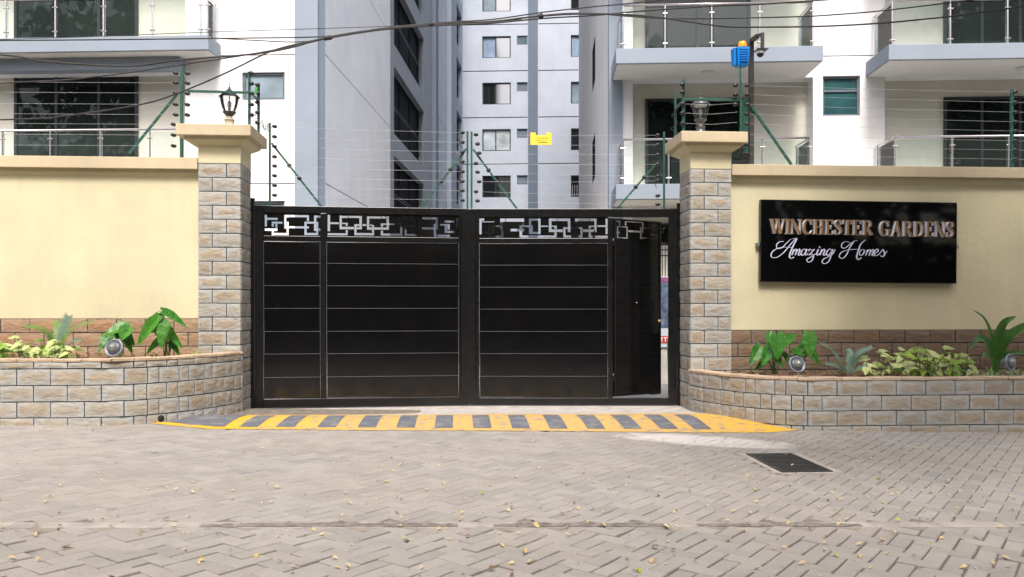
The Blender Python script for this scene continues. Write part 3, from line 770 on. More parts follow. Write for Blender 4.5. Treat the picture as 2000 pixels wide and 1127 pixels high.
m = MB()
m.box(0, -.022, dz0, .03, .018, dz1); m.box(dw - .03, -.022, dz0, dw, .018, dz1); m.box(.031, -.022, dz0, dw - .031, .018, dz0 + .03); m.box(.031, -.022, dz1 - .03, dw - .031, .018, dz1)
door_part(m, 'door_frame', 'black_frame_paint', door, .003)
for z in zr[1:-1]:
    m = MB(); m.tube([(.035, -.008, z), (dw - .035, -.008, z)], .0035, 6); door_part(m, 'seam_bead', 'black_paint', door)
m = MB(); m.lathe([(.006, 0), (.028, .006), (.030, .02), (.02, .034), (.0, .038)], (dw - .05, -.022, DL.pt(1281, 627)[1]), 14, (0, -1, 0)); door_part(m, 'door_knob', 'brass', door)
m = MB(); m.box(dw - .16, -.016, 1.1, dw - .035, -.0065, 1.62); door_part(m, 'lock_case', 'black_frame_paint', door, .002)
m = MB(); m.lathe([(.009, 0), (.011, .004), (0, .005)], (.46, -.007, DL.pt(1240, 591)[1]), 10, (0, -1, 0)); door_part(m, 'peephole', 'steel', door)
m = MB(); m.box(dw - .22, -.03, dz0 - .012, dw - .02, .0, dz0 - .001); door_part(m, 'bottom_bolt', 'iron_dark', door)
for (u, lab, ztop) in ((HL.x - .033, 'slim black gate post against the left stone pillar', 3.16), (HR.x + .034, 'slim black gate post against the right stone pillar', 3.14)):
    g = thing('gate_post', lab, 'post', (u, 12.58, -.02), group='slim gate posts')
    MB().box(u - .03, 12.545, -.03, u + .03, 12.61, ztop).build('post', 'black_frame_paint', g, bevel=.003)
    MB().box(u - .033, 12.54, ztop + .001, u + .033, 12.615, ztop + .012).build('post_cap', 'black_frame_paint', g)

# ------------------------------------------------------------------ name sign
pl_, pr_ = at_v(1487, 471, 11.985), at_v(1867, 475, 11.985)
sw = (pr_ - pl_).length; ang = math.atan2(pr_.z - pl_.z, pr_.x - pl_.x)
roll = -R(.42); zc = at_v(1677, 472.5, 11.985).z; hc = (at_v(1677, 394.5, 11.985).z - at_v(1677, 550.5, 11.985).z) / 2
sgn = thing('name_sign', 'glossy black name sign with gold and white lettering on the right hand wall', 'sign', ((pl_.x + pr_.x) / 2, 11.985, zc), org=(0, 0, 0))
sgn.rotation_euler = (0, -roll, 0)
hw = (pr_.x - pl_.x) / 2
MB().box(-hw, 0, -hc, hw, .062, hc).build('sign_board', 'sign_black_gloss', sgn, bevel=.004)
m = MB()
for a, b, c, d in ((-hw - .012, hw + .012, hc + .001, hc + .014), (-hw - .012, hw + .012, -hc - .014, -hc - .001)): m.box(a, -.004, c, b, .07, d)
m.box(-hw - .012, -.004, -hc, -hw - .001, .07, hc); m.box(hw + .001, -.004, -hc, hw + .012, .07, hc)
m.build('sign_frame', 'black_frame_paint', sgn, bevel=.002)
for s in (-1, 1):
    MB().box(s * (hw + .016), .02, -.03 - .05, s * (hw + .06), .093, .02 - .05).build('bracket', 'spot_grey', sgn, bevel=.002)
# stroke-built serif capitals, unit height
def ribbon(m, pts, ws, y, depth, smooth=8, tf=lambda p: p):
    P = smooth_path([(p[0], p[1], 0) for p in pts], smooth) if smooth else [Vector((p[0], p[1], 0)) for p in pts]
    n = len(P); wl = []
    for i in range(n):
        f = i / (n - 1) * (len(ws) - 1); k = min(int(f), len(ws) - 2); wl.append(ws[k] + (ws[k + 1] - ws[k]) * (f - k))
    A, B = [], []
    for i in range(n):
        d = (P[min(i + 1, n - 1)] - P[max(i - 1, 0)]).normalized(); nn = Vector((-d.y, d.x, 0)); A.append(P[i] + nn * wl[i] / 2); B.append(P[i] - nn * wl[i] / 2)
    vs = [(*tf((p.x, p.y)), y) for p in A] + [(*tf((p.x, p.y)), y) for p in B]; vs = [(a, c, b) for a, b, c in vs]
    vb = [(v[0], v[1] + depth, v[2]) for v in vs]
    faces = [(i, n + i, n + i + 1, i + 1) for i in range(n - 1)]
    sides = []
    for i in range(n - 1): sides += [(i, i + 1, 2 * n + i + 1, 2 * n + i), (n + i + 1, n + i, 3 * n + i, 3 * n + i + 1)]
    sides += [(0, 2 * n, 3 * n, n), (n - 1, 2 * n - 1, 4 * n - 1, 3 * n - 1)]
    return vs, vb, faces, sides
SER = .05
def serif(x, y, w=.20): return ([(x - w / 2, y), (x + w / 2, y)], [SER, SER], 0)
T, N_ = .155, .055     # thick and thin strokes
GL = {
 'W': (1.12, [([(.10, .98), (.33, .02)], [T, T], 0), ([(.33, .02), (.54, .95)], [N_, N_], 0), ([(.52, .98), (.76, .02)], [T, T], 0), ([(.76, .02), (.99, .98)], [N_, N_], 0), serif(.10, .97, .26), serif(.52, .97, .22), serif(.99, .97, .2)]),
 'I': (.34, [([(.17, 0), (.17, 1)], [T, T], 0), serif(.17, .025, .30), serif(.17, .975, .30)]),
 'N': (.92, [([(.16, 0), (.16, 1)], [N_, N_], 0), ([(.14, .98), (.74, .02)], [T, T], 0), ([(.76, 0), (.76, 1)], [N_, N_], 0), serif(.16, .025, .24), serif(.12, .975, .2), serif(.76, .975, .24)]),
 'C': (.78, [([(.68, .72), (.60, .93), (.42, .985), (.20, .84), (.12, .5), (.20, .16), (.42, .02), (.60, .08), (.71, .27)], [.05, .07, .08, .13, .17, .13, .07, .05, .04], 5), ([(.69, .66), (.69, .98)], [.045, .045], 0)]),
 'H': (.88, [([(.20, 0), (.20, 1)], [T, T], 0), ([(.68, 0), (.68, 1)], [T, T], 0), ([(.20, .51), (.68, .51)], [N_, N_], 0)] + [serif(x, y, .30) for x in (.20, .68) for y in (.025, .975)]),
 'E': (.74, [([(.20, 0), (.20, 1)], [T, T], 0), ([(.06, .975), (.64, .975)], [SER, SER], 0), ([(.06, .025), (.66, .025)], [SER, SER], 0), ([(.20, .51), (.48, .51)], [SER, SER], 0), ([(.63, .97), (.63, .74)], [.06, .03], 0), ([(.66, .03), (.67, .28)], [.06, .03], 0), ([(.48, .38), (.48, .64)], [.045, .045], 0)]),
 'S': (.62, [([(.50, .70), (.47, .92), (.31, .985), (.14, .88), (.13, .70), (.30, .54), (.48, .38), (.50, .18), (.33, .02), (.15, .07), (.10, .28)], [.04, .05, .06, .11, .16, .18, .17, .13, .06, .05, .04], 5), ([(.515, .68), (.515, .98)], [.04, .04], 0), ([(.09, .02), (.09, .32)], [.04, .04], 0)]),
 'T': (.74, [([(.37, 0), (.37, 1)], [T, T], 0), ([(.06, .975), (.68, .975)], [SER, SER], 0), ([(.07, .97), (.06, .72)], [.06, .03], 0), ([(.67, .97), (.68, .72)], [.06, .03], 0), serif(.37, .025, .32)]),
 'R': (.86, [([(.20, 0), (.20, 1)], [T, T], 0), ([(.10, .975), (.42, .975), (.60, .90), (.64, .75), (.58, .58), (.40, .51), (.22, .51)], [SER, SER, .10, .16, .10, .05, .05], 4), ([(.42, .50), (.72, .03)], [T * .9, T], 0), serif(.20, .025, .30), serif(.74, .025, .2)]),
 'G': (.86, [([(.68, .72), (.60, .93), (.42, .985), (.20, .84), (.12, .5), (.20, .16), (.42, .02), (.58, .05), (.66, .12)], [.05, .07, .08, .13, .17, .13, .07, .06, .05], 5), ([(.69, .66), (.69, .98)], [.045, .045], 0), ([(.68, .03), (.68, .44)], [T, T], 0), serif(.68, .44, .30)]),
 'A': (.88, [([(.14, .02), (.43, 1.0)], [N_, N_], 0), ([(.42, 1.0), (.72, .02)], [T, T], 0), ([(.24, .33), (.62, .33)], [SER, SER], 0), serif(.14, .025, .24), serif(.73, .025, .28)]),
 'D': (.88, [([(.20, 0), (.20, 1)], [T, T], 0), ([(.08, .975), (.38, .975), (.62, .86), (.73, .5), (.62, .14), (.38, .025), (.08, .025)], [SER, SER, .12, .17, .12, SER, SER], 5), ]),
}
# the line of capitals fills px 1503..1866 ; baseline slopes a little with the sign
def spx(px, py):   # photo pixel -> sign-local (x,z) on the sign face
    p = at_v(px, py, 11.985 - .0); dx, dz = p.x - sgn.location.x, p.z - sgn.location.z
    c, s_ = math.cos(roll), math.sin(roll); return (dx * c + dz * s_, -dx * s_ + dz * c)
EXT = .07
def caps(word, px0, px1, py_t, py_b):
    a = at_v(px0, py_b, 11.985 - EXT); b = at_v(px1, py_b, 11.985 - EXT); tp = at_v(px0, py_t, 11.985 - EXT)
    h = tp.z - a.z; tot = sum(GL[c][0] for c in word); sx = (b.x - a.x) / tot; x = a.x - sgn.location.x; zb_ = a.z - sgn.location.z
    for i, ch in enumerate(word):
        fm, sm_ = MB(), MB(); k = 0
        for (pts, ws, smo) in GL[ch][1]:
            y = -EXT - k * .0006; k += 1
            vs, vb, fc, sd_ = ribbon(fm, pts, [w for w in ws], y, EXT + k * .0006, smo, tf=lambda p: (x + p[0] * sx, zb_ + p[1] * h))
            fm.add([(v[0], v[1] - .001, v[2]) for v in vs], fc)
            sm_.add(vs + vb, sd_ + fc)
        L = sm_.build('letter', 'letter_white', sgn); fm.build('letter_face', 'letter_gold', L)
        x += GL[ch][0] * sx
caps('WINCHESTER', 1506, 1707, 428.5, 457.5); caps('GARDENS', 1719, 1865, 431, 460.5)
Z_ = 2000 / 440.
def script_letter(strokes):
    m = MB(); k = 0
    for st_ in strokes:
        pts, w = st_; P = [spx(1460 + a / Z_, 370 + b / Z_) for a, b in pts]
        wl = []
        for i in range(len(P)):
            a, b = P[max(i - 1, 0)], P[min(i + 1, len(P) - 1)]; dx, dz = b[0] - a[0], b[1] - a[1]; q = abs(dz) / (math.hypot(dx, dz) + 1e-6)
            wl.append((.006 + .011 * q ** 1.6) * w)
        y = -.006 - k * .0005; k += 1
        vs, vb, fc, sd_ = ribbon(m, P, wl, y, .006 + k * .0005, 6); m.add(vs + vb, sd_ + fc)
    m.build('script_letter', 'letter_lilac_white', sgn)
script_letter([([(320, 462), (285, 465), (258, 490), (262, 520), (300, 520), (345, 478), (385, 442), (440, 434)], 1), ([(425, 440), (375, 495), (325, 555), (270, 598), (225, 606), (208, 585), (228, 545), (290, 516), (350, 513), (405, 517)], 1), ([(440, 434), (405, 500), (378, 565), (372, 600), (390, 612), (412, 600)], 1.3)])
def mm(dx, dy=0): return [([(392 + dx, 583 + dy), (412 + dx, 532 + dy)], 1.2), ([(400 + dx, 560 + dy), (428 + dx, 531 + dy), (436 + dx, 542 + dy), (422 + dx, 584 + dy)], 1.1), ([(430 + dx, 560 + dy), (456 + dx, 531 + dy), (464 + dx, 542 + dy), (450 + dx, 576 + dy), (460 + dx, 584 + dy), (480 + dx, 566 + dy)], 1.1)]
script_letter(mm(0))
script_letter([([(520, 540), (502, 529), (480, 550), (476, 578), (494, 583), (516, 556)], 1.1), ([(526, 530), (512, 572), (520, 584), (538, 568)], 1.1)])
script_letter([([(540, 548), (552, 531), (572, 540), (594, 531)], 1.2), ([(594, 531), (545, 583)], .9), ([(545, 583), (572, 574), (584, 596), (566, 636), (535, 644), (527, 622), (560, 600), (612, 568)], 1)])
script_letter([([(628, 531), (614, 572), (622, 584), (638, 568)], 1.2), ([(641, 508), (637, 516)], 1.6)])
script_letter([([(642, 583), (660, 532)], 1.2), ([(648, 562), (676, 531), (685, 542), (672, 576), (682, 584), (700, 566)], 1.1)])
script_letter([([(746, 540), (728, 529), (706, 550), (702, 578), (720, 583), (742, 556)], 1.1), ([(755, 530), (740, 590), (722, 636), (690, 659), (662, 648), (670, 622), (710, 600), (755, 572), (776, 532)], 1)])
script_letter([([(905, 470), (865, 463), (835, 488), (838, 518), (872, 516), (915, 480), (955, 455), (975, 456)], 1), ([(945, 458), (905, 520), (880, 575), (845, 612), (815, 600), (822, 570), (860, 545), (930, 533), (1000, 533)], 1), ([(1045, 448), (1005, 485), (980, 550), (968, 605), (985, 624), (1010, 606)], 1.2)])
script_letter([([(1022, 533), (998, 548), (993, 576), (1012, 584), (1032, 562), (1034, 538), (1018, 533), (1048, 545)], 1.1)])
script_letter(mm(655, 4))
script_letter([([(1122, 566), (1150, 556), (1160, 538), (1146, 531), (1126, 552), (1124, 580), (1142, 589), (1170, 572)], 1.1)])
script_letter([([(1165, 580), (1200, 532)], .8), ([(1200, 532), (1210, 552), (1214, 580), (1196, 598), (1180, 588)], 1.3), ([(1212, 582), (1238, 548)], .8)])

# ------------------------------------------------------------------ apartment blocks
DF_L, DS_L = 18.8, 18.1
def vwin(parent, P, a0, a1, z0, z1, d, mulls=(), fm='frame_dark', pm='pane_dark', fw=.045, panes=None, name='window', transom=()):
    """window frame (part) and its panes (sub-parts) set d deep in the opening; P maps (a,z,d)"""
    m = MB()
    def bb(x0, x1, y0, y1, da, db):
        c = [P(x, y, q) for q in (da, db) for y in (y0, y1) for x in (x0, x1)]
        m.add(c, [(0, 1, 3, 2), (4, 6, 7, 5), (0, 2, 6, 4), (1, 5, 7, 3), (0, 4, 5, 1), (2, 3, 7, 6)])
    da, db = max(d - .05, .004), d
    bb(a0, a0 + fw, z0, z1, da, db); bb(a1 - fw, a1, z0, z1, da, db); bb(a0 + fw, a1 - fw, z0, z0 + fw, da, db); bb(a0 + fw, a1 - fw, z1 - fw, z1, da, db)
    xs_ = [a0 + fw] + sum([[q - fw / 2, q + fw / 2] for q in mulls], []) + [a1 - fw]
    for q in mulls: bb(q - fw / 2, q + fw / 2, z0 + fw, z1 - fw, da + .002, db)
    for q in transom: bb(a0 + fw, a1 - fw, q - fw / 2, q + fw / 2, da + .004, db)
    w = m.build(name, fm, parent)
    for i in range(0, len(xs_), 2):
        pm_ = panes[(i // 2) % len(panes)] if panes else pm
        mm_ = MB(); mm_.quad(P(xs_[i], z0 + fw, d - .012), P(xs_[i + 1], z0 + fw, d - .012), P(xs_[i + 1], z1 - fw, d - .012), P(xs_[i], z1 - fw, d - .012)); mm_.build('pane', pm_, w)
    return w
def hseam(o): return o
# --- left block
XS = bx(635, DF_L)                            # its long side wall
LB = b_thing('apartment_block', 'white apartment block left of the gate with blue grey corner and long windowed side', 'apartment building', XS, DF_L, 0)
Pf = lambda a, z, d: (a, DF_L + d, z)
Psd = lambda a, z, d: (XS - d, a, z)          # a = depth along the side wall
ZTOP = 27.
zt_s = 7.67; zs_l = 4.67
x362, x577, x622 = bx(362, DF_L), bx(577, DF_L), bx(622, DF_L)
xw0, xw1 = bx(473, DF_L), bx(556, DF_L)
groo = [4.42 + 3 * k for k in range(0, 8)]
op = [(-30, x362, 1.67 + 3 * k, 4.08 + 3 * k, .45) for k in range(0, 8)]
wz = [(bz(514, 195, DF_L) + 3 * k, bz(514, 141, DF_L) + 3 * k) for k in range(-1, 6)]
op += [(xw0, xw1, a, b, .12) for a, b in wz] + [(x362 + .02, x577, g - .012, g + .012, .02) for g in groo]
MB().wall(Pf, -30, x577, -.1, ZTOP, op, .1).build('front_wall', 'facade_white', LB)
m = MB()
for g in groo: m.quad(Pf(x362, g - .013, .018), Pf(x577, g - .013, .018), Pf(x577, g + .013, .018), Pf(x362, g + .013, .018))
m.build('facade_joint', 'joint_dark', LB)
MB().box(-30, DF_L + .451, -.1, x362 + .3, DF_L + .6, ZTOP).build('recess_wall', 'facade_cream', LB)
m = MB(); m.box(x577, DF_L - .06, -.1, x622, DF_L + .3, ZTOP); m.build('corner_pilaster', 'facade_blue_grey', LB)
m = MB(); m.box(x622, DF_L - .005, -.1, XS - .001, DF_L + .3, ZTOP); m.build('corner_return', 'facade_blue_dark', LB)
for k, (a, b) in enumerate(wz[:4]): vwin(LB, Pf, xw0, xw1, a, b, .10, fm='frame_slate', pm='pane_grey', fw=.06, mulls=(xw0 + .2,) if 0 else ())
# side wall with tall window bands
D = lambda px: b_side(px, XS)
segs = [(D(764), D(826.5), 'a'), (D(886), D(902), 'b')]
dA0, dA1, dB0, dB1 = D(769.5), D(827.5), D(886.5), D(901.5)
wins = [(dA0, dA1), (dB0, dB1)]; lv = [4.36 + 3 * k for k in range(-1, 7)]
ops = [(a, b, z, z + 2.27, .28) for a, b in wins for z in lv]
gro2 = [(DF_L + .02, D(762), g - .014, g + .014, .02) for g in groo]
MB().wall(Psd, DF_L, D(762), -.1, ZTOP, gro2, .02).build('side_wall', 'facade_white_blue_lit', LB)
m = MB()
for g in groo: m.quad(Psd(DF_L, g - .015, .018), Psd(D(762), g - .015, .018), Psd(D(762), g + .015, .018), Psd(DF_L, g + .015, .018))
m.build('facade_joint', 'joint_dark', LB)
MB().wall(Psd, D(762), D(844), -.1, ZTOP, ops, .28).build('window_bay_wall', 'facade_blue_grey', LB)
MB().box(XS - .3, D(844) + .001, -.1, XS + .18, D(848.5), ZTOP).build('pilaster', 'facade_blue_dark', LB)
gro3 = [(D(848.6), D(873) - .01, g - .014, g + .014, .02) for g in groo]
MB().wall(Psd, D(848.6), D(873), -.1, ZTOP, gro3, .02).build('side_wall', 'facade_grey', LB)
MB().box(XS - .3, D(873) + .001, -.1, XS + .22, D(884), ZTOP).build('pilaster', 'facade_blue_grey', LB)
MB().wall(Psd, D(884), D(903.2), -.1, ZTOP, ops, .28).build('window_bay_wall', 'facade_blue_grey', LB)
MB().box(-30, DF_L + .7, -.1, XS - .32, D(903), ZTOP - .1).build('block_core', 'facade_white', LB)
for (a, b) in wins:
    for z in lv[:6]:
        n = 6; w = vwin(LB, Psd, a, b, z, z + 2.27, .26, mulls=[a + (b - a) * i / n for i in range(1, n) if i % 2 == 0], pm='pane_matte', fm='pane_matte', fw=.03)
        m = MB()
        for q in (1.05, .95): m.tube([(XS - .1, a + .02, z + q), (XS - .1, b - .02, z + q)], .010, 5)
        m.tube([(XS - .06, a + .02, z + 2.2), (XS - .06, b - .02, z + 2.2)], .012, 5); m.build('guard_rail', 'frame_slate', w)
# balcony builder: slab with rail of posts, handrail and glass panels
def balcony(B, x0, x1, D0, D1, ztop, zbot, post_px, Drail, hr, xr0, xr1, rets=(), lamp=None, sof='soffit_white', ret_back=None):
    s = MB().box(x0, D0, zbot, x1, D1 - .002, ztop).build('balcony', 'facade_blue_grey', B, bevel=.01)
    MB().box(x0 + .03, D0 + .04, zbot - .012, x1 - .03, D1 - .003, zbot - .001).build('soffit', sof, s)
    zr_ = ztop + hr; pr = .022
    pts = []
    if 'l' in rets: pts.append((xr0, D1 - .05, zr_))
    pts += [(xr0, Drail, zr_), (xr1, Drail, zr_)]
    if 'r' in rets: pts.append((xr1, D1 - .05, zr_))
    MB().tube(pts, .026, 8).build('handrail', 'steel', s)
    X = sorted(post_px)
    for x in X:
        m = MB(); m.tube([(x, Drail, ztop), (x, Drail, zr_ - .02)], pr, 8); m.build('post', 'steel', s)
        for z in (ztop + .16, zr_ - .2): MB().box(x - .06, Drail - .03, z - .012, x + .06, Drail + .02, z + .012).build('glass_clamp', 'steel', s, bevel=.006)
    for a, b in zip(X, X[1:]):
        MB().box(a + .045, Drail - .006, ztop + .04, b - .045, Drail + .006, zr_ - .06).build('glass_panel', 'balcony_glass', s)
    for r in rets:
        x = xr0 if r == 'l' else xr1
        m = MB(); m.tube([(x, D1 - .12, ztop), (x, D1 - .12, zr_ - .02)], pr, 8); m.build('post', 'steel', s)
        MB().box(x - .006, Drail + .05, ztop + .04, x + .006, D1 - .17, zr_ - .06).build('glass_panel', 'balcony_glass', s)
    if lamp: MB().lathe([(.13, 0), (.15, .01), (.14, .04), (.0, .06)], (lamp[0], lamp[1], zbot - .012), 18, (0, 0, -1)).build('ceiling_lamp', 'ac_white', s)
    return s
Dr = 18.2
for k in range(-1, 5):
    zt_ = zt_s + 3 * k
    px_ = [bx(p, Dr) for p in ((12, 108, 202, 298, 392, 405) if k != -1 else (5, 98, 196, 293, 392, 405))]
    px_ = [px_[0] - 1.1 * i for i in range(6, 0, -1)] + px_
    if k < -0.5: px_ = px_[:-2] + [bx(390, Dr)]
    balcony(LB, -30, bx(407, DS_L), DS_L, DF_L, zt_, zt_ - .33, px_, Dr, .91, -20, bx(404, Dr), ('r',))
    MB().box(-30, DF_L - .30, zt_ - .63, x362 - .0, DF_L - .002, zt_ - .345).build('balcony_beam', 'facade_blue_grey', LB, bevel=.01)
Dd = DF_L + .45
Pd = lambda a, z, d: (a, Dd - .002 + d - .06, z)
a0, a1, q1, q2 = bx(30, Dd), bx(271, Dd), bx(112, Dd), bx(195, Dd)
for k in range(-1, 4):
    z0_ = zt_s + 3 * k - .02
    vwin(LB, lambda a, z, d: (a, Dd + d - .11, z), a0, a1, z0_, bz(100, 143, Dd) + 3 * (k + 1), .10, mulls=(q1, q2), fw=.07, name='sliding_door', pm='pane_dark')
    vwin(LB, lambda a, z, d: (a, Dd + d - .11, z), a0 - 5, a0 - 2, z0_, bz(100, 143, Dd) + 3 * (k + 1), .10, mulls=(a0 - 3.5,), fw=.07, name='sliding_door', pm='pane_dark')
# an air conditioner box on the recess wall
# --- central block
DC = 51.
CB = b_thing('apartment_block', 'pale grey apartment block far behind the gate with a dark vertical stripe', 'apartment building', bx(1000, DC), DC, 0)
Pc = lambda a, z, d: (a, DC + d, z)
xc0, xc1 = bx(880, DC), bx(1330, DC)
per = 2.9
gy = bz(1000, 320, DC); g3 = [gy + per * k for k in range(-3, 6)]
def zrow(y): return bz(970, y, DC)
w1 = (bx(942, DC), bx(997.5, DC)); w2 = (bx(1009.5, DC), bx(1031, DC)); w3 = (bx(1115, DC), bx(1170, DC)); st1 = (bx(1031.6, DC), bx(1050.5, DC))
zw = zrow(385.5), zrow(343); zw2 = zrow(360.6), zrow(342.6)
op = []
for k in range(-3, 6):
    op += [(w1[0], w1[1], zw[0] + per * k, zw[1] + per * k, .2), (w2[0], w2[1] - .02, zw2[0] + per * k, zw2[1] + per * k, .15), (w3[0], w3[1], zw[0] + per * k, zw[1] + per * k, .2)]
op += [(xc0 + .2, st1[0] - .03, g - .03, g + .03, .05) for g in g3] + [(st1[1] + .03, xc1 - .2, g - .03, g + .03, .05) for g in g3]
MB().wall(Pc, xc0, xc1, -.1, ZTOP, op, .2).build('front_wall', 'facade_grey', CB)
m = MB()
for g in g3: m.quad(Pc(xc0, g - .032, .045), Pc(xc1, g - .032, .045), Pc(xc1, g + .032, .045), Pc(xc0, g + .032, .045))
m.build('facade_joint', 'joint_dark', CB)
MB().box(st1[0], DC - .08, -.1, st1[1], DC + .1, ZTOP).build('vertical_stripe', 'facade_blue_dark', CB)
MB().box(xc0, DC + .5, -.1, xc1, DC + 8, ZTOP - .1).build('block_core', 'facade_grey', CB)
looks = {4: ('pane_grey', 'pane_sky'), 3: ('curtain_blue', 'pane_sky'), 2: ('pane_dark', 'pane_sky'), 1: ('pane_sheer', 'pane_sheer'), 0: ('pane_black', 'pane_dark')}
rl = {4: 'pane_dark', 3: 'curtain_blue', 2: 'pane_grey', 1: 'pane_black', 0: 'pane_black'}
for k in range(-1, 6):
    vwin(CB, Pc, w1[0], w1[1], zw[0] + per * k, zw[1] + per * k, .16, mulls=((w1[0] + w1[1]) / 2 - .05,), fw=.07, panes=looks.get(k, looks[2]))
    vwin(CB, Pc, w2[0], w2[1] - .02, zw2[0] + per * k, zw2[1] + per * k, .12, fw=.05, fm='frame_slate', pm='pane_teal' if k == 3 else 'facade_blue_dark')
    vwin(CB, Pc, w3[0], w3[1], zw[0] + per * k, zw[1] + per * k, .16, mulls=((w3[0] + w3[1]) / 2 - .3,), fw=.07, panes=(rl.get(k, 'pane_dark'),))
m = MB()                                      # burglar bars of the lowest right hand window
for i in range(12): x = w3[0] + .1 + i * .14; m.tube([(x, DC + .05, zw[0] + .05), (x, DC + .05, zw[0] + .75)], .012, 4)
m.build('window_bars', 'ac_white', CB)
# --- right block
DF_R, DS_R = 19.5, 18.2
XR = bx(1189, DF_R)
RB = b_thing('apartment_block', 'white apartment block right of the gate with blue grey balconies and glass rails', 'apartment building', XR, DF_R, 0)
Pr = lambda a, z, d: (a, DF_R + d, z)
Prs = lambda a, z, d: (XR + d, a, z)
x1216, x1236, x1565, x1728 = bx(1216, DF_R), bx(1236, DF_R), bx(1588, DF_R), bx(1728, DF_R)
zsR = [4.26 + 3 * k for k in range(-1, 7)]
op = []
for z in zsR: op += [(x1236, x1565, z - .0, z + 2.67, .42), (x1728, x1728 + 8, z, z + 2.67, .42)]
wx = (bx(1607, DF_R), bx(1680, DF_R)); wzz = (bz(1643, 226, DF_R), bz(1643, 148, DF_R))
op += [(wx[0], wx[1], wzz[0] + 3 * k, wzz[1] + 3 * k, .14) for k in range(-1, 5)]
gR = [7.42 + 3 * k for k in range(-1, 6)]
op += [(x1565 + .02, x1728 - .02, g - .012, g + .012, .02) for g in gR]
MB().wall(Pr, x1216, x1728 + 12, 3.0, ZTOP, op, .42).build('front_wall', 'facade_white', RB)
m = MB()
for g in gR: m.quad(Pr(x1565, g - .013, .018), Pr(x1728, g - .013, .018), Pr(x1728, g + .013, .018), Pr(x1565, g + .013, .018))
m.build('facade_joint', 'joint_dark', RB)
MB().wall(Pr, XR + .3, x1728 + 12, -.1, 2.999, [], .1).build('ground_floor_wall', 'facade_cream', RB)
MB().box(x1236 - .1, DF_R + .422, 3.0, x1728 + 12, DF_R + .6, ZTOP).build('recess_wall', 'facade_cream', RB)
MB().box(XR, DF_R - .03, -.1, x1216 - .001, DF_R + .3, ZTOP).build('corner_pilaster', 'facade_blue_grey', RB)
Ds = lambda px: b_side(px, XR)
sw_ = (25.4, 27.2); ops = [(sw_[0], sw_[1], 5.6 + 3 * k, 6.98 + 3 * k, .035) for k in range(-1, 5)]
MB().wall(Prs, DF_R + .3, 40, -.1, ZTOP, ops, .035).build('side_wall', 'facade_white', RB)
for k in range(-1, 4): vwin(RB, Prs, sw_[0], sw_[1], 5.6 + 3 * k, 6.98 + 3 * k, .03, mulls=(26.3,), pm='pane_matte', fm='pane_matte')
MB().box(XR + .35, DF_R + .65, -.1, x1728 + 12, 40, ZTOP - .1).build('block_core', 'facade_white', RB)
for k in range(0, 4): vwin(RB, Pr, wx[0], wx[1], wzz[0] + 3 * (k - 1), wzz[1] + 3 * (k - 1), .11, fm='frame_slate', pm='pane_teal', fw=.05, transom=(wzz[0] + 3 * (k - 1) + (wzz[1] - wzz[0]) * .64,))
Dr2 = 18.42
for k in range(-1, 4):
    zt_ = 7.26 + 3 * k - .0
    pA = [bx(p, Dr2) for p in ((1217, 1299, 1390, 1484, 1587) if k == 0 else (1217, 1306, 1398, 1489, 1581))]
    balcony(RB, bx(1203, DS_R), bx(1608, DS_R), DS_R, DF_R, zt_, zt_ - .335, pA, Dr2, 1.03, pA[0], pA[-1], ('l', 'r'), lamp=(bx(1382, 18.9), 18.9), sof='soffit_white' if k != -1 else 'facade_cream')
    pB = [bx(p, Dr2) for p in ((1743, 1856, 1968) if k == 0 else (1748, 1860, 1971))]; pB += [pB[-1] + (pB[-1] - pB[-2]) * i for i in (1, 2, 3)]
    balcony(RB, bx(1736, DS_R), bx(1736, DS_R) + 6, DS_R, DF_R, zt_, zt_ - .335, pB, Dr2, 1.03, pB[0], pB[-1], ('l',), lamp=(bx(1998, 18.9), 18.9))
    Dd2 = DF_R + .42; Pq = lambda a, z, d: (a, Dd2 + d - .11, z)
    zd = bz(1360, 193, Dd2) + 3 * k
    if k < 3:
        vwin(RB, Pq, bx(1260, Dd2), bx(1465, Dd2), zt_ - 3.0, zd, .10, mulls=(bx(1362, Dd2),), fw=.07, name='sliding_door', pm='pane_dark')
        vwin(RB, Pq, bx(1842, Dd2), bx(2060, Dd2), zt_ - 3.0, bz(1900, 190, Dd2) + 3 * k, .10, mulls=(bx(1916, Dd2), bx(1990, Dd2)), fw=.06, name='sliding_door', pm='pane_dark')

# ------------------------------------------------------------------ courtyard seen through the open wicket
yf = thing('iron_fence', 'dark iron bar fence in the courtyard seen through the open wicket door', 'fence', b2w(bx(1300, 17), 17, 0), -GA, org=(bx(1300, 17), 17, 0))
fx0, fx1 = bx(1262, 17), bx(1345, 17)
for z in (2.72, 2.60, .9): MB().box(fx0, 16.98, z - .015, fx1, 17.02, z + .015).build('rail', 'iron_dark', yf)
m = MB(); m.box(-.009, -.009, -.98, .009, .009, .98); bmx = m.mesh('bar'); bmx.materials.append(MATS['iron_dark'])
nb_ = int((fx1 - fx0) / .06)
for i in range(nb_): place(bmx, 'bar', yf, (fx0 + .03 + i * .06, 17, 1.9))
MB().box(fx0, 16.9, -.05, fx1, 17.1, .72).build('base_wall', 'threshold_concrete', yf)
bn = thing('banner', 'printed blue and purple banner hung on the courtyard fence', 'banner', b2w(bx(1296, 16.9), 16.9, 0), -GA, org=(bx(1296, 16.9), 16.9, 0))
zb = lambda y: bz(1296, y, 16.9)
bx0, bx1 = bx(1272, 16.9), bx(1325, 16.9)
s = MB().box(bx0, 16.86, zb(678), bx1, 16.868, zb(540)).build('banner_sheet', 'facade_grey', bn)
MB().box(bx0 + .01, 16.852, zb(640), bx1 - .01, 16.858, zb(553)).build('picture', 'banner_print', s)
MB().box(bx0 + .01, 16.852, zb(552), bx1 - .01, 16.858, zb(542)).build('heading_band', 'banner_purple', s)
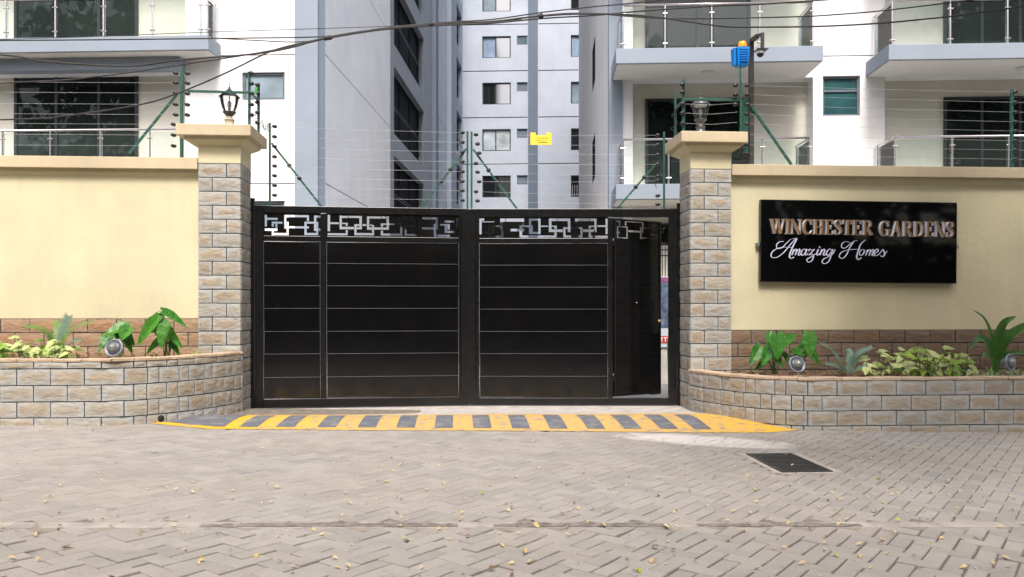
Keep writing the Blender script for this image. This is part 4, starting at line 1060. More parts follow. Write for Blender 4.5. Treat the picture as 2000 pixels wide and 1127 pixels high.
MB().box(bx0 + .01, 16.852, zb(670), bx1 - .01, 16.858, zb(656)).build('red_band', 'print_red', s)
m = MB()
for i in range(4):
    xx = bx(1291, 16.9) + i * .075; m.box(xx, 16.845, zb(667), xx + .014, 16.851, zb(659)); m.box(xx - .02, 16.8455, zb(660.5), xx + .034, 16.8515, zb(658.6))
m.build('lettering', 'white_paint', s)
gb = thing('bin', 'green bin beside the courtyard fence seen through the wicket', 'bin', b2w(bx(1309, 16), 16, 0), -GA, org=(bx(1309, 16), 16, 0))
xg = bx(1304, 16); MB().frust((xg + .02, 15.85, xg + .3, 16.1, -.01), (xg, 15.82, xg + .33, 16.13, bz(1305, 668, 16))).build('bin_body', 'painted_green', gb, bevel=.01)
MB().box(xg - .01, 15.81, bz(1305, 668, 16) + .001, xg + .34, 16.14, bz(1305, 668, 16) + .03).build('bin_lid', 'painted_green', gb)
def yard_pt(px, py):
    r = ray(px, py); k = (-.008 - EYE) / r.z; return (r.x * k, r.y * k, -.008)
a, b = yard_pt(1283, 731), yard_pt(1312, 752); m = MB(); m.quad((a[0], a[1] - .12, -.008), (b[0], b[1] - .12, -.008), (b[0], b[1] + .1, -.008), (a[0], a[1] + .1, -.008))
tag(m.build('yellow_line', 'yellow_plastic', bpy.data.objects['courtyard']), kind=None)

# ------------------------------------------------------------------ electric fence
im = MB(); im.lathe([(.012, -.026), (.034, -.024), (.036, -.010), (.026, -.004), (.026, .004), (.036, .010), (.034, .024), (.012, .026)], (0, 0, 0), 12, (0, 1, 0))
im.v = [(x * 1.05, y, z * .72) for x, y, z in im.v]; IM = im.mesh('insulator'); IM.materials.append(MATS['insulator_black'])
def ins(parent, p, q=None):
    o = place(IM, 'insulator', parent, p)
    return o
def post(parent, a, b, w=.035, name='post', mat='green_paint'): return MB().bar(a, b, w).build(name, mat, parent, bevel=.003)
def wires(parent, lst, r=.0020, mat='wire_steel'):
    for pts in lst: MB().tube(pts, r, 4, cap=False).build('wire', mat, parent)
VF = 12.2
P_ = lambda px, py, v=VF: tuple(at_v(px, py, v))
# on the left wall
E = thing('electric_fence', 'green electric fence posts and wires along the top of the left wall', 'electric fence', (P_(355, 300)[0], VF, 3.66), group='electric fence sections')
x, _, z1 = P_(355, 135); post(E, (x, VF, 3.65), (x, VF, z1), .042); post(E, P_(345, 185, VF + .05), P_(252, 300, VF + .05), .032, 'brace')
for y in (143, 162, 182, 204, 224):
    ins(E, P_(343, y, VF - .03)); ins(E, P_(366, y + .5, VF - .03))
for y in (243, 264, 285): ins(E, P_(339, y, VF - .03))
wires(E, [[P_(-700, y - 6 + (y - 160) * .0), P_(0, y - 2), P_(343, y)] for y in (162, 182, 204, 224, 243, 264, 285)])
post(E, (-9.5, VF, 3.65), (-9.5, VF, 4.75), .042)
# on the left pillar cap
C0 = thing('electric_fence', 'green electric fence posts around the lamp on the left pillar cap', 'electric fence', (P_(487, 240, 11.84)[0], 11.84, 4.11), group='electric fence sections')
x, y_, z1 = P_(487, 140, 11.86); post(C0, (x, 11.86, 4.11), (x, 11.86, z1), .035)
x3, y3_, z3 = P_(505, 162, 12.45); post(C0, (x3, 12.45, 4.12), (x3, 12.45, z3), .035)
post(C0, P_(366, 178, VF - .02), P_(486, 181, 11.88), .032, 'cross_bar'); post(C0, P_(488, 181, 11.88), P_(505, 197, 12.44), .03, 'cross_bar')
for y in (143, 163, 182, 204, 224): ins(C0, P_(491, y, 11.83))
for y in (166, 182, 200, 220, 240): ins(C0, P_(503, y, 12.41))
MB().bar(P_(498, 184, 12.2), P_(502, 170, 12.2), .035, .012).build('marker_tag', 'painted_green', C0)
random.seed(11); pts = [P_(489, 224, 11.9)]
for i in range(26):
    f = i / 25; pts.append(P_(492 + 38 * f + random.uniform(-5, 5), 228 + 26 * f + random.uniform(-10, 10), 12.0 + .4 * f + random.uniform(-.05, .05)))
MB().tube(smooth_path(pts, 3), .004, 4).build('loose_wire', 'cable_black', C0)
# on the gate leaves (leaf-local)
def leaf_fence(L, label, posts, insl, braces, wl, wr, zbase=3.066):
    o = thing('electric_fence', label, 'electric fence', (L.O.x, L.O.y, 0), L.rz, 'electric fence sections', org=(0, 0, 0))
    q = lambda px, py, y=0.: (L.pt(px, py)[0], y, L.pt(px, py)[1])
    for px, py in posts: a = q(px, py); post(o, (a[0], 0, zbase), a, .030)
    for px, py in insl: ins(o, q(px, py, -.035))
    for (a, b) in braces:
        A, B = q(*a, .03), q(*b, .03); B = (B[0], B[1], zbase); post(o, A, B, .03, 'brace')
        m = MB()
        for f in (.35, .55): c = Vector(A).lerp(Vector(B), f); m.lathe([(.02, -.025), (.032, -.02), (.032, .02), (.02, .025)], c, 8, Vector(B) - Vector(A))
        m.build('brace_clip', 'insulator_black', o)
    wires(o, [[q(a, b, -.035), q((a + c) / 2, (b + d) / 2 + 1.5, -.035), q(c, d, -.035)] for (a, b, c, d) in zip(*[iter(sum([[x_, y1_, x2_, y2_] for (x_, y1_), (x2_, y2_) in zip(wl, wr)], []))] * 4)])
    return o, q
yl = [248, 268, 287, 307, 325, 344, 363, 382]; yc = [260, 279, 298, 317, 336, 355, 373, 392]
oL, qL = leaf_fence(LL, 'green electric fence on top of the left gate leaf', [(527, 240), (913, 256)], [(537, y) for y in yl] + [(903, y) for y in yc], [((530, 279), (628, 402)), ((911, 290), (822, 405))], [(537, y) for y in yl], [(903, y) for y in yc])
yr = [264, 282, 300, 320, 337, 355.5, 375, 393]; yrr = [265, 284, 303, 322, 345, 354, 383, 400]
oR, qR = leaf_fence(LR, 'green electric fence on top of the right gate leaf', [(921, 257), (1297, 258)], [(930 + (i % 3) * 3, y) for i, y in enumerate(yr)] + [(1284, y) for y in yrr], [((924, 291), (1010, 408)), ((1288, 312), (1205, 409))], [(933, y) for y in yr], [(1284, y) for y in yrr])
MB().tube(smooth_path([qL(903, 262, -.04), qL(897, 280, -.05), qL(905, 300, -.05), qL(896, 322, -.05), qL(903, 345, -.05), qL(895, 368, -.05), qL(904, 392, -.04)], 5), .005, 5).build('link_wire', 'cable_grey', oL)
MB().tube(smooth_path([qR(1284, 303, -.04), qR(1291, 320, -.05), qR(1289, 340, -.06), qR(1278, 352, -.05), qR(1281, 368, -.04)], 5), .005, 5).build('link_wire', 'cable_grey', oR)
# warning plate hung on the wires
wp_ = LR.O + LR.d * LR.pt(1056, 270)[0]
ws_ = thing('warning_plate', 'yellow warning plate hung on the fence wires above the right gate leaf', 'warning sign', (wp_.x, wp_.y, 0), LR.rz, org=(LR.pt(1056, 270)[0], 0, 0))
m = MB(); a = qR(1036, 265); b = qR(1076.5, 284); c = qR(1036, 260)[2]
m.box(a[0], -.045, b[2], b[0], -.041, a[2]); t1 = qR(1046, 260)[0]; t2 = qR(1067, 260)[0]
m.box(a[0], -.045, a[2], t1, -.041, c); m.box(t2, -.045, a[2], b[0], -.041, c)
wsb = m.build('plate', 'yellow_plastic', ws_)
m = MB(); random.seed(5); xx = qR(1050, 270)[0]
for i in range(6):
    wv = random.uniform(.012, .022); m.box(xx, -.0475, qR(1050, 272.5)[2], xx + wv * .55, -.0455, qR(1050, 269.5)[2]); xx += .029
m.box(qR(1051, 279)[0], -.0475, qR(1050, 280)[2], qR(1069, 279)[0], -.0455, qR(1050, 278.9)[2])
m.build('lettering', 'print_black', wsb)
m = MB()
for i in range(8): x_ = qR(1046, 270)[0] + i * .022; m.box(x_, -.0475, qR(1050, 276.3)[2], x_ + .013, -.0455, qR(1050, 275)[2])
m.build('lettering', 'print_red', wsb)
# right pillar
C1 = thing('electric_fence', 'green electric fence posts around the lamp on the right pillar cap', 'electric fence', (P_(1335, 250, 11.86)[0], 11.86, 4.11), group='electric fence sections')
x = P_(1335, 155, 11.88)[0]; post(C1, (x, 11.88, 4.11), P_(1335, 155, 11.88), .038)
x = P_(1319, 178, 12.5)[0]; post(C1, (x, 12.5, 4.12), P_(1319, 178, 12.5), .032)
post(C1, P_(1336, 194, 11.9), P_(1447, 195, 11.9), .035, 'cross_bar'); post(C1, P_(1334, 196, 11.9), P_(1319, 213, 12.49), .03, 'cross_bar')
x = P_(1447, 158, 11.88)[0]; post(C1, (x, 11.88, 4.11), P_(1447, 158, 11.88), .03)
x = P_(1456, 194, 12.3)[0]; post(C1, (x, 12.3, 3.9), P_(1456, 194, 12.3), .085, 'wide_post')
for y in (165, 180, 203, 221, 241): ins(C1, P_(1333, y, 11.84))
for y in (167, 185, 204): ins(C1, P_(1437, y, 11.84)); ins(C1, P_(1460, y, 11.84))
for y in (223, 242, 262, 283, 300): ins(C1, P_(1459, y, 11.9))
wires(C1, [[P_(1337, y, 11.86), P_(1390, y + 2, 11.86), P_(1440, y - 2, 11.86)] for y in (203, 221, 241)])
pts = [P_(1319 + random.uniform(-8, 6), 200 + i * 5, 12.4 + random.uniform(-.1, .1)) for i in range(16)]
MB().tube(smooth_path(pts, 3), .004, 4).build('loose_wire', 'cable_grey', C1)
pts = [P_(1451 + random.uniform(-14, 12), 262 + i * 4, 12.1 + random.uniform(-.1, .1)) for i in range(14)]
MB().tube(smooth_path(pts, 3), .005, 4).build('loose_wire', 'cable_grey', C1)
# right wall
E2 = thing('electric_fence', 'green electric fence posts and wires along the top of the right wall', 'electric fence', (P_(1545, 320)[0], VF, 3.66), group='electric fence sections')
A = P_(1465, 205); B = P_(1546, 322); post(E2, A, B, .036, 'brace')
x = P_(1976, 175)[0]; post(E2, (x, VF, 3.65), P_(1976, 175), .042)
yw = (180, 200, 219, 238, 256, 275, 293, 311)
for y in yw: ins(E2, P_(1983, y, VF - .03))
wires(E2, [[P_(1461, y0_, VF - .03), P_(1720, (y0_ + y1_) / 2 + 1, VF - .03), P_(1983, y1_, VF - .03), P_(2500, y1_ + 6, VF - .03)] for y0_, y1_ in zip((167, 185, 204, 223, 242, 262, 283, 300), yw)])

# siren, camera post
sr = thing('alarm_siren', 'blue louvred alarm siren box with orange beacon on a thin pole', 'siren', (P_(1447, 158, 11.88)[0], 11.88, P_(1447, 158, 11.88)[2]))
zz = lambda y: P_(1450, y, 11.9)[2]
post(sr, (P_(1446, 165, 11.9)[0], 11.9, zz(165)), (P_(1446, 128, 11.9)[0], 11.9, zz(128)), .022, 'pole')
xa, xb = P_(1441, 100, 11.85)[0], P_(1465, 100, 11.85)[0]
bs = MB().frust((xa + .01, 11.86, xb - .02, 12.02, zz(129)), (xa - .01, 11.84, xb, 12.04, zz(93))).build('siren_box', 'blue_plastic', sr, bevel=.012)
MB().frust((xa - .045, 11.9, xa - .002, 12.0, zz(127)), (xa - .05, 11.88, xa - .014, 12.02, zz(94))).build('side_panel', 'blue_plastic', sr, bevel=.004)
for i in range(6): MB().box(xa + .025, 11.832, zz(99 + i * 4.6), xb - .035, 11.85, zz(97 + i * 4.6)).build('louvre', 'blue_plastic', bs, bevel=.003)
cx = P_(1450, 90, 11.94)[0]
MB().lathe([(.055, 0), (.06, .012), (.06, .02)], (cx, 11.94, zz(93)), 18).build('beacon_base', 'insulator_black', sr)
MB().lathe([(.062, .02), (.062, .07), (.05, .098), (.0, .105)], (cx, 11.94, zz(93)), 20).build('beacon', 'orange_plastic', sr)
cp = thing('camera_post', 'dark brown square post with a bent arm rising behind the right pillar', 'post', (P_(1467, 320, 12.25)[0], 12.25, 3.66))
pz = lambda px, py, v=12.25: P_(px, py, v)
x = pz(1467, 80)[0]; MB().bar((x, 12.25, 3.6), (x, 12.25, pz(1467, 82)[2]), .07).build('upright', 'post_brown', cp, bevel=.004)
e = pz(1489, 66, 11.75)
MB().bar((x, 12.25, pz(1467, 80)[2]), (pz(1480, 70, 11.95)), .06).build('arm', 'post_brown', cp, bevel=.004)
MB().bar(pz(1489, 64, 11.75), pz(1489, 98, 11.75), .046).build('drop_arm', 'post_brown', cp, bevel=.004)
MB().bar(pz(1480, 70, 11.95), pz(1489, 67, 11.75), .04).build('arm_end', 'post_brown', cp)
c = pz(1485, 98, 11.75)
cc_ = thing('security_camera', 'white dome security camera hanging from the brown post', 'camera', c)
MB().box(c[0] - .07, 11.66, c[2] - .006, c[0] + .09, 11.84, c[2] + .004).build('bracket', 'post_brown', cc_)
MB().lathe([(.062, -.008), (.068, -.03), (.058, -.055)], c, 18).build('camera_body', 'ac_white', cc_)
MB().lathe([(.05, -.056), (.045, -.08), (.025, -.1), (.0, -.106)], c, 18).build('camera_dome', 'insulator_black', cc_)

# ------------------------------------------------------------------ lanterns
def lantern(c, label, s=1.0, tilt=0, base='lantern_stone', lit='lantern_black', roof='lantern_black'):
    t = thing('lantern', label, 'lantern', c, group='lanterns on the pillar caps', org=(0, 0, 0)); t.rotation_euler = (0, tilt, .3)
    MB().lathe([(.085, 0), (.088, .015), (.068, .03), (.066, .085), (.074, .09), (.074, .10), (.05, .115), (.042, .15)], (0, 0, 0), 20).build('lantern_base', base, t)
    MB().lathe([(.042, .15), (.06, .165), (.085, .195), (.095, .20), (.095, .212), (.02, .214)], (0, 0, 0), 20).build('lantern_collar', lit, t)
    MB().lathe([(.072, .214), (.10, .29), (.118, .37), (.125, .42)], (0, 0, 0), 24).build('lantern_glass', 'lamp_glass', t)
    for k in range(8):
        a = k * math.pi / 4; f = lambda r, z: (r * math.cos(a), r * math.sin(a), z)
        MB().tube([f(.078, .212), f(.104, .29), f(.122, .37), f(.129, .425)], .0036, 5).build('rib', lit, t)
    MB().lathe([(.15, .425), (.152, .432), (.105, .47), (.05, .52), (.018, .55), (.01, .56)], (0, 0, 0), 24).build('lantern_roof', roof, t)
    MB().lathe([(.013, .56), (.016, .572), (.006, .585), (.005, .63), (.0, .65)], (0, 0, 0), 8).build('finial', 'lantern_black', t)
    MB().lathe([(.02, .214), (.02, .28), (.028, .29), (.03, .34), (.018, .37), (.0, .38)], (0, 0, 0), 14).build('bulb', 'ac_white', t)
    return t
c = at_v(448, 236, 12.15); lantern((c.x, 12.15, 4.155), 'black ribbed lantern on a stone coloured base on the left pillar')
c = at_v(1368, 250, 12.15); o = lantern((c.x, 12.15, 4.155), 'battered silver and glass lantern on the right pillar', base='lantern_silver', lit='lantern_silver', roof='lantern_silver')

# ------------------------------------------------------------------ overhead cables
def cable(label, pts, r, v=9.6, mat='cable_black', grp='overhead cables'):
    P = [tuple(at_v(a, b, v + (c[0] if c else 0))) for a, b, *c in pts]
    o = MB().tube(smooth_path(P, 6), r, 6, cap=False).build('overhead_cable', mat, None); tag(o, label, 'cable', grp); return o
cable('thick grey overhead cable sagging over the left wall and joining the bundle', [(-900, 60), (-300, 92), (0, 107), (80, 119), (200, 128), (270, 128), (350, 117), (480, 107), (560, 95), (640, 73), (740, 57), (850, 47), (960, 42), (1040, 33), (1140, 27), (1260, 31), (1400, 50), (1480, 53), (1640, 50), (1800, 38), (2000, 12), (2800, -110)], .010, mat='cable_grey')
cable('overhead cable crossing the left building just below its balcony slab', [(-900, 190), (0, 162), (200, 148), (350, 127), (500, 104), (600, 84), (645, 74), (740, 59), (850, 49), (960, 44), (1060, 30), (1150, 26), (1300, 36), (1500, 34), (1640, 28), (1850, 6), (2600, -90)], .008)
cable('lowest overhead cable running down to the left past the lantern', [(-900, 262), (0, 234), (120, 227), (270, 205), (345, 183), (440, 143), (530, 100), (600, 82), (650, 72), (740, 58), (850, 50), (950, 46), (1060, 36), (1160, 30), (1260, 21), (1420, 10), (1580, 2), (2400, -60)], .009)
cable('nearly level overhead cable across the blue grey balcony slab', [(-900, 82), (0, 79), (420, 75), (640, 71), (740, 56), (850, 45), (960, 38), (1060, 24), (1160, 13), (1280, 1), (1700, -50)], .0075)
cable('short looped cable hanging below the level cable', [(425, 75), (500, 79), (580, 82), (650, 75)], .006)
cable('thinnest overhead cable above the others on the left', [(-900, 95), (0, 77), (400, 63), (740, 52), (930, 44), (1020, 38)], .004)
o = MB()
for (a, b, w) in ((633, 647, 74), (838, 846, 47), (1052, 1060, 31)):
    p, q = at_v(a, w + 1, 9.6), at_v(b, w - 1, 9.6); o.tube([p, q], .028, 8)
tag(o.build('cable_binding', 'cable_grey', None), 'grey bindings wrapped around the overhead cable bundle', 'cable binding')

# ------------------------------------------------------------------ garden spotlights
def spot(px, py, v, zbase, label, yaw=-.1, pitch=.35, s=1.0):
    c = at_v(px, py, v); t = thing('garden_spotlight', label, 'spotlight', (c.x, v, zbase), group='spotlights in the planters', org=(0, 0, 0))
    h = c.z - zbase; ax = Vector((math.sin(yaw) * math.cos(pitch), -math.cos(yaw) * math.cos(pitch), math.sin(pitch)))
    o = Vector((0, 0, h)); r = .118 * s
    MB().lathe([(r * .35, -.10), (r * .55, -.07), (r * .62, -.03), (r * .98, 0), (r, .012), (r * .96, .022), (r * .86, .024), (r * .82, .012), (r * .70, .008)], o, 28, ax).build('spotlight_head', 'spot_grey', t)
    MB().lathe([(r * .72, .012), (r * .66, .03), (r * .5, .034)], o, 24, ax).build('inner_ring', 'spot_dark', t)
    MB().lathe([(r * .5, .03), (r * .46, .05), (r * .3, .075), (0, .085)], o, 20, ax).build('bulb', 'bulb_glass', t)
    a = ax.cross(Vector((0, 0, 1))).normalized()
    for k in (-1, 1): MB().tube([o + a * r * .95 * k, o + a * r * .9 * k + Vector((0, 0, -h * .5)), o + a * r * .35 * k + Vector((0, 0, -h + .015))], .006, 6).build('bracket', 'spot_grey', t)
    MB().box(-.06, -.05, -.0, .06, .05, .014).build('foot', 'coping_stone', t, bevel=.003)
spot(223, 680, 10.6, .878, 'round grey garden spotlight between the two taro plants in the left planter')
spot(1556, 712, 10.75, .598, 'round grey garden spotlight beneath the taro leaves in the right planter', yaw=.1)
spot(1972, 708, 10.55, .598, 'round grey garden spotlight by the strap leaved plant at the right edge', yaw=.45, pitch=.1)

# ------------------------------------------------------------------ plants
def leaf_blade(kind, nseg=9, fold=.25, curl=.25, wave=.0):
    """leaf along +X, unit length and unit width, folded along the midrib, tip curling down"""
    m = MB(); A = []
    for i in range(nseg + 1):
        t = i / nseg
        if kind == 'heart': w = .5 * (math.sin(math.pi * min(1, (t + .12) / 1.12) ** .62)) ** .8 if t < 1 else 0; w = max(w, .0)
        elif kind == 'arrow': w = .5 * max(0, (1 - t)) ** .75 * (1.0 if t > .15 else .75 + t * 1.6)
        elif kind == 'lance': w = .5 * math.sin(math.pi * min(1, t * .93 + .05)) ** .8
        else: w = .5 * min(1, t * 8 + .3) * (1 - t ** 3)
        z = -curl * t * t
        A.append((t, w, z))
    for (t, w, z), (t2, w2, z2) in zip(A, A[1:]):
        for s in (-1, 1):
            e1 = wave * math.sin(t * 19 + s); e2 = wave * math.sin(t2 * 19 + s)
            q = [(t, 0, z), (t2, 0, z2), (t2, s * w2, z2 + fold * w2 + e2), (t, s * w, z + fold * w + e1)]
            m.add(q if s > 0 else q[::-1], [(0, 1, 2, 3)], True)
    if kind in ('heart', 'arrow'):            # rear lobes
        for s in (-1, 1):
            q = [(0, 0, 0), (0, s * A[0][1], fold * A[0][1]), (-.16, s * A[0][1] * .85, fold * .3 - .02), (-.17, s * A[0][1] * .45, 0)]
            m.add(q if s < 0 else q[::-1], [(0, 1, 2, 3)], True)
    return m.mesh('leaf')
LMESH = {}
def lmesh(kind, mat, v=0, **kw):
    k = (kind, mat, v)
    if k not in LMESH: me = leaf_blade(kind, **kw); me.materials.append(MATS[mat]); LMESH[k] = me
    return LMESH[k]
def put_leaf(parent, me, a, b, width, up=(0, -.5, .85), name='leaf'):
    a, b = Vector(a), Vector(b); d = b - a; L = d.length; x = d / L; y = Vector(up).cross(x); y.normalize(); z = x.cross(y)
    m4 = Matrix((x * L, y * width, z * L * .8)).transposed().to_4x4()
    return place(me, name, parent, a, mat4=m4)
def plant(name, label, c, group=None): return thing(name, label, 'plant', c, group=group)
PXM = lambda v: v / F
def taro(label, base, v, zsoil, leaves, mat='taro_leaf'):
    b = at_v(base[0], base[1], v); t = plant('taro_plant', label, (b.x, v, zsoil), 'taro plants in the planters')
    random.seed(int(base[0]))
    for i, (ax, ay, bx_, by_, w, dv) in enumerate(leaves):
        a = at_v(ax, ay, v + dv); e = at_v(bx_, by_, v + dv - .12)
        put_leaf(t, lmesh('heart', mat, i % 3, fold=.30 + .12 * (i % 3), curl=.18, wave=.02), a, e, w * PXM(v) * 1.15, up=(random.uniform(-.3, .3), -.75, .6))
        s = Vector((b.x + random.uniform(-.05, .05), v + .05, zsoil)); mid = s.lerp(a, .55) + Vector((random.uniform(-.03, .03), .04, .05))
        MB().tube(smooth_path([s, mid, a], 5), [.008] * 10 + [.004], 5).build('stem', 'stem_green', t)
SZL, SZR = .84, .55
taro('glossy dark green taro plant at the pillar end of the left planter', (322, 700), 11.3, SZL, [(307, 622, 266, 673, 20, 0), (320, 616, 294, 648, 18, .12), (330, 634, 311, 680, 25, -.06), (318, 609, 364, 634, 15, .1), (334, 652, 355, 680, 13, .05), (312, 622, 304, 655, 16, .2), (326, 640, 340, 668, 15, .22), (322, 660, 284, 690, 14, .25), (330, 668, 352, 694, 12, .1)])
taro('small bright green taro plant behind the left spotlight', (232, 700), 11.25, SZL, [(249, 638, 203, 650, 24, 0), (243, 634, 226, 662, 24, .05), (250, 640, 236, 664, 22, -.05), (214, 662, 188, 688, 13, 0), (206, 655, 200, 680, 12, .1), (240, 650, 262, 672, 18, .2), (226, 642, 212, 668, 16, .25), (246, 660, 258, 690, 12, .15)])
taro('glossy dark green taro plant near the right pillar', (1515, 735), 11.5, SZR, [(1484, 678, 1466, 712, 22, 0), (1502, 680, 1490, 713, 20, -.05), (1517, 655, 1520, 702, 28, -.1), (1503, 652, 1506, 690, 20, .1), (1524, 674, 1556, 651, 24, .05), (1522, 664, 1554, 662, 20, .15), (1510, 690, 1530, 716, 15, .2), (1498, 700, 1476, 722, 14, .25), (1526, 690, 1542, 712, 13, .2)])
taro('small taro plant standing above the right spotlight', (1566, 735), 11.55, SZR, [(1580, 652, 1583, 697, 25, 0), (1577, 660, 1594, 683, 18, .05), (1548, 690, 1570, 684, 18, -.05), (1572, 690, 1548, 694, 14, .05), (1584, 690, 1600, 712, 14, .2), (1570, 672, 1556, 690, 13, .2)])
# cycads: feather fronds
def frond(parent, pts, wid, mat, n=26):
    P = smooth_path(pts, 7); m = MB(); m.tube(P, [.006 * (1 - i / len(P)) + .0015 for i in range(len(P))], 5, cap=False)
    for i in range(2, len(P) - 1):
        d = (P[i + 1] - P[i]).normalized(); t = i / len(P); L = 1.35 * wid * (math.sin(math.pi * min(1, t * .85 + .12)) ** .6)
        side = d.cross(Vector((0, -.6, .8))).normalized()
        for j in (0, .5):
            p0 = P[i].lerp(P[i + 1], j)
            for s in (-1, 1):
                tip = p0 + side * s * L * .8 + d * L * .75 + Vector((0, 0, .2 * L)) + Vector([random.gauss(0, .004) for _ in range(3)]); w = d * .012
                m.add([p0 - w, p0 + w, tip], [(0, 1, 2)])
    return m.build('frond', mat, parent)
def cycad(label, base, v, zs, fr, mats):
    b = at_v(base[0], base[1], v); t = plant('cycad', label, (b.x, v, zs), 'cycads in the planters'); random.seed(9)
    for k, (pp, w) in enumerate(fr):
        pts = [(b.x, v, zs)] + [tuple(at_v(x, y, v + dv)) for x, y, dv in pp]; frond(t, pts, w, mats[k % len(mats)])
    MB().lathe([(.035, -.01), (.045, .02), (.03, .05), (0, .06)], (b.x, v, zs), 12).build('crown_base', 'bark', t)
cycad('young green cycad with arching fronds in the left planter', (112, 697), 11.15, SZL, [([(105, 668, -.05), (84, 645, -.15), (46, 636, -.3)], .07), ([(116, 665, 0), (126, 640, .02), (134, 618, .05)], .10), ([(124, 666, -.05), (146, 640, -.1), (182, 630, -.2)], .07), ([(112, 668, .1), (115, 645, .2), (108, 628, .3)], .08), ([(128, 680, -.05), (142, 668, -.12), (160, 664, -.2)], .05)], ['cycad_leaf', 'cycad_blue_leaf', 'cycad_leaf'])
cycad('small blue green cycad in the middle of the right planter', (1655, 735), 11.3, SZR, [([(1640, 706, -.05), (1622, 682, -.1), (1600, 670, -.2)], .065), ([(1663, 712, 0), (1676, 692, -.05), (1703, 679, -.1)], .075), ([(1644, 724, -.1), (1630, 714, -.15), (1612, 712, -.2)], .05), ([(1658, 705, .1), (1660, 690, .15), (1656, 682, .2)], .05), ([(1672, 724, -.1), (1690, 716, -.15), (1706, 716, -.2)], .045)], ['cycad_blue_leaf'])
# arrowhead vines: many pale lobed leaves on short stems
def vine(label, px0, px1, py_top, py_bot, v0, v1, zs, n, seed, size=.17):
    random.seed(seed); c = at_v((px0 + px1) / 2, 700, (v0 + v1) / 2); t = plant('arrowhead_vine', label, (c.x, (v0 + v1) / 2, zs), 'pale leaved vines in the planters')
    stems = MB()
    for i in range(n):
        v = random.uniform(v0, v1); f = random.random(); px = px0 + (px1 - px0) * random.random()
        hump = .5 + .5 * math.sin((px - px0) / (px1 - px0) * math.pi * 3.2 + seed) ** 2
        py = py_bot + (py_top - py_bot) * (random.random() ** .8) * hump
        a = at_v(px, py, v); s = size * random.uniform(.65, 1.15)
        az = random.uniform(-2.7, -.4) if random.random() < .75 else random.uniform(0, 6.28)
        e = a + Vector((math.cos(az), math.sin(az), random.uniform(-.45, .25))) * s
        mat = random.choices(['cream_leaf', 'lime_leaf', 'taro_leaf'], [.66, .28, .06])[0]
        up = (random.uniform(-.5, .5), random.uniform(-.9, -.1), .8)
        put_leaf(t, lmesh('arrow', mat, i % 3, nseg=5, fold=.2 + .2 * (i % 3), curl=.15, wave=.03), a, e, s * random.uniform(.65, .85), up=up)
        stems.tube([(a.x + random.uniform(-.06, .06), v + .04, zs - .03), (a.x, v + .02, (a.z + zs) / 2), tuple(a)], .0035, 4, cap=False)
    tag(stems.build('stems', 'stem_green', t), kind='stuff')
vine('cream and lime arrowhead vine spilling at the far left of the left planter', -60, 42, 655, 697, 10.65, 11.2, SZL, 46, 2)
vine('pale arrowhead vine in front of the young cycad in the left planter', 48, 150, 662, 699, 10.62, 11.5, SZL, 50, 5)
vine('wide cream leaved arrowhead vine filling the middle of the right planter', 1684, 1800, 680, 734, 10.7, 11.6, SZR, 75, 8)
vine('cream leaved arrowhead vine left of the strap leaved plant', 1795, 1905, 678, 736, 10.65, 11.5, SZR, 65, 13)
# strap leaved lily
def strap(parent, pts, w, mat='strap_leaf'):
    P = smooth_path(pts, 6); m = MB(); n = len(P); prev = None
    for i in range(n - 1):
        for s in (-1, 1):
            def q(k, s_):
                d = (P[min(k + 1, n - 1)] - P[max(k - 1, 0)]).normalized(); sd_ = d.cross(Vector((0, -1, .35))).normalized(); t = k / (n - 1)
                ww = w * min(1, .35 + t * 2.2) * (1 - max(0, t - .55) / .45) ** .6 if t < 1 else 0
                return P[k] + sd_ * s_ * ww / 2 + Vector((0, -.25, .25)) * abs(s_) * ww * .35
            a, b, c, d = q(i, 0), q(i + 1, 0), q(i + 1, s), q(i, s)
            m.add([a, b, c, d] if s > 0 else [d, c, b, a], [(0, 1, 2, 3)], True)
    return m.build('leaf', mat, parent)
v = 11.2; b = at_v(1945, 730, v); sp_ = plant('strap_leaved_lily', 'tall lily with broad arching strap leaves at the right end of the planter', (b.x, v, SZR))
for pp, w in (([(1944, 700, 0), (1936, 655, .0), (1922, 622, -.1), (1898, 604, -.2)], .06), ([(1946, 695, 0), (1950, 655, 0), (1962, 630, -.05), (1985, 618, -.1)], .135),
              ([(1948, 698, 0), (1962, 668, -.1), (1985, 645, -.2), (2030, 622, -.35)], .15), ([(1940, 700, 0), (1930, 672, -.1), (1912, 660, -.2), (1893, 684, -.3)], .12),
              ([(1947, 690, .1), (1975, 655, .15), (2010, 640, .2), (2040, 680, .2)], .12), ([(1943, 700, .1), (1942, 675, .15), (1950, 660, .2), (1960, 650, .25)], .08), ([(1950, 705, .0), (1975, 690, -.1), (2010, 690, -.2)], .09), ([(1938, 705, -.05), (1925, 692, -.15), (1915, 700, -.2)], .07)):
    strap(sp_, [(b.x, v, SZR)] + [tuple(at_v(x, y, v + dv)) for x, y, dv in pp], w)
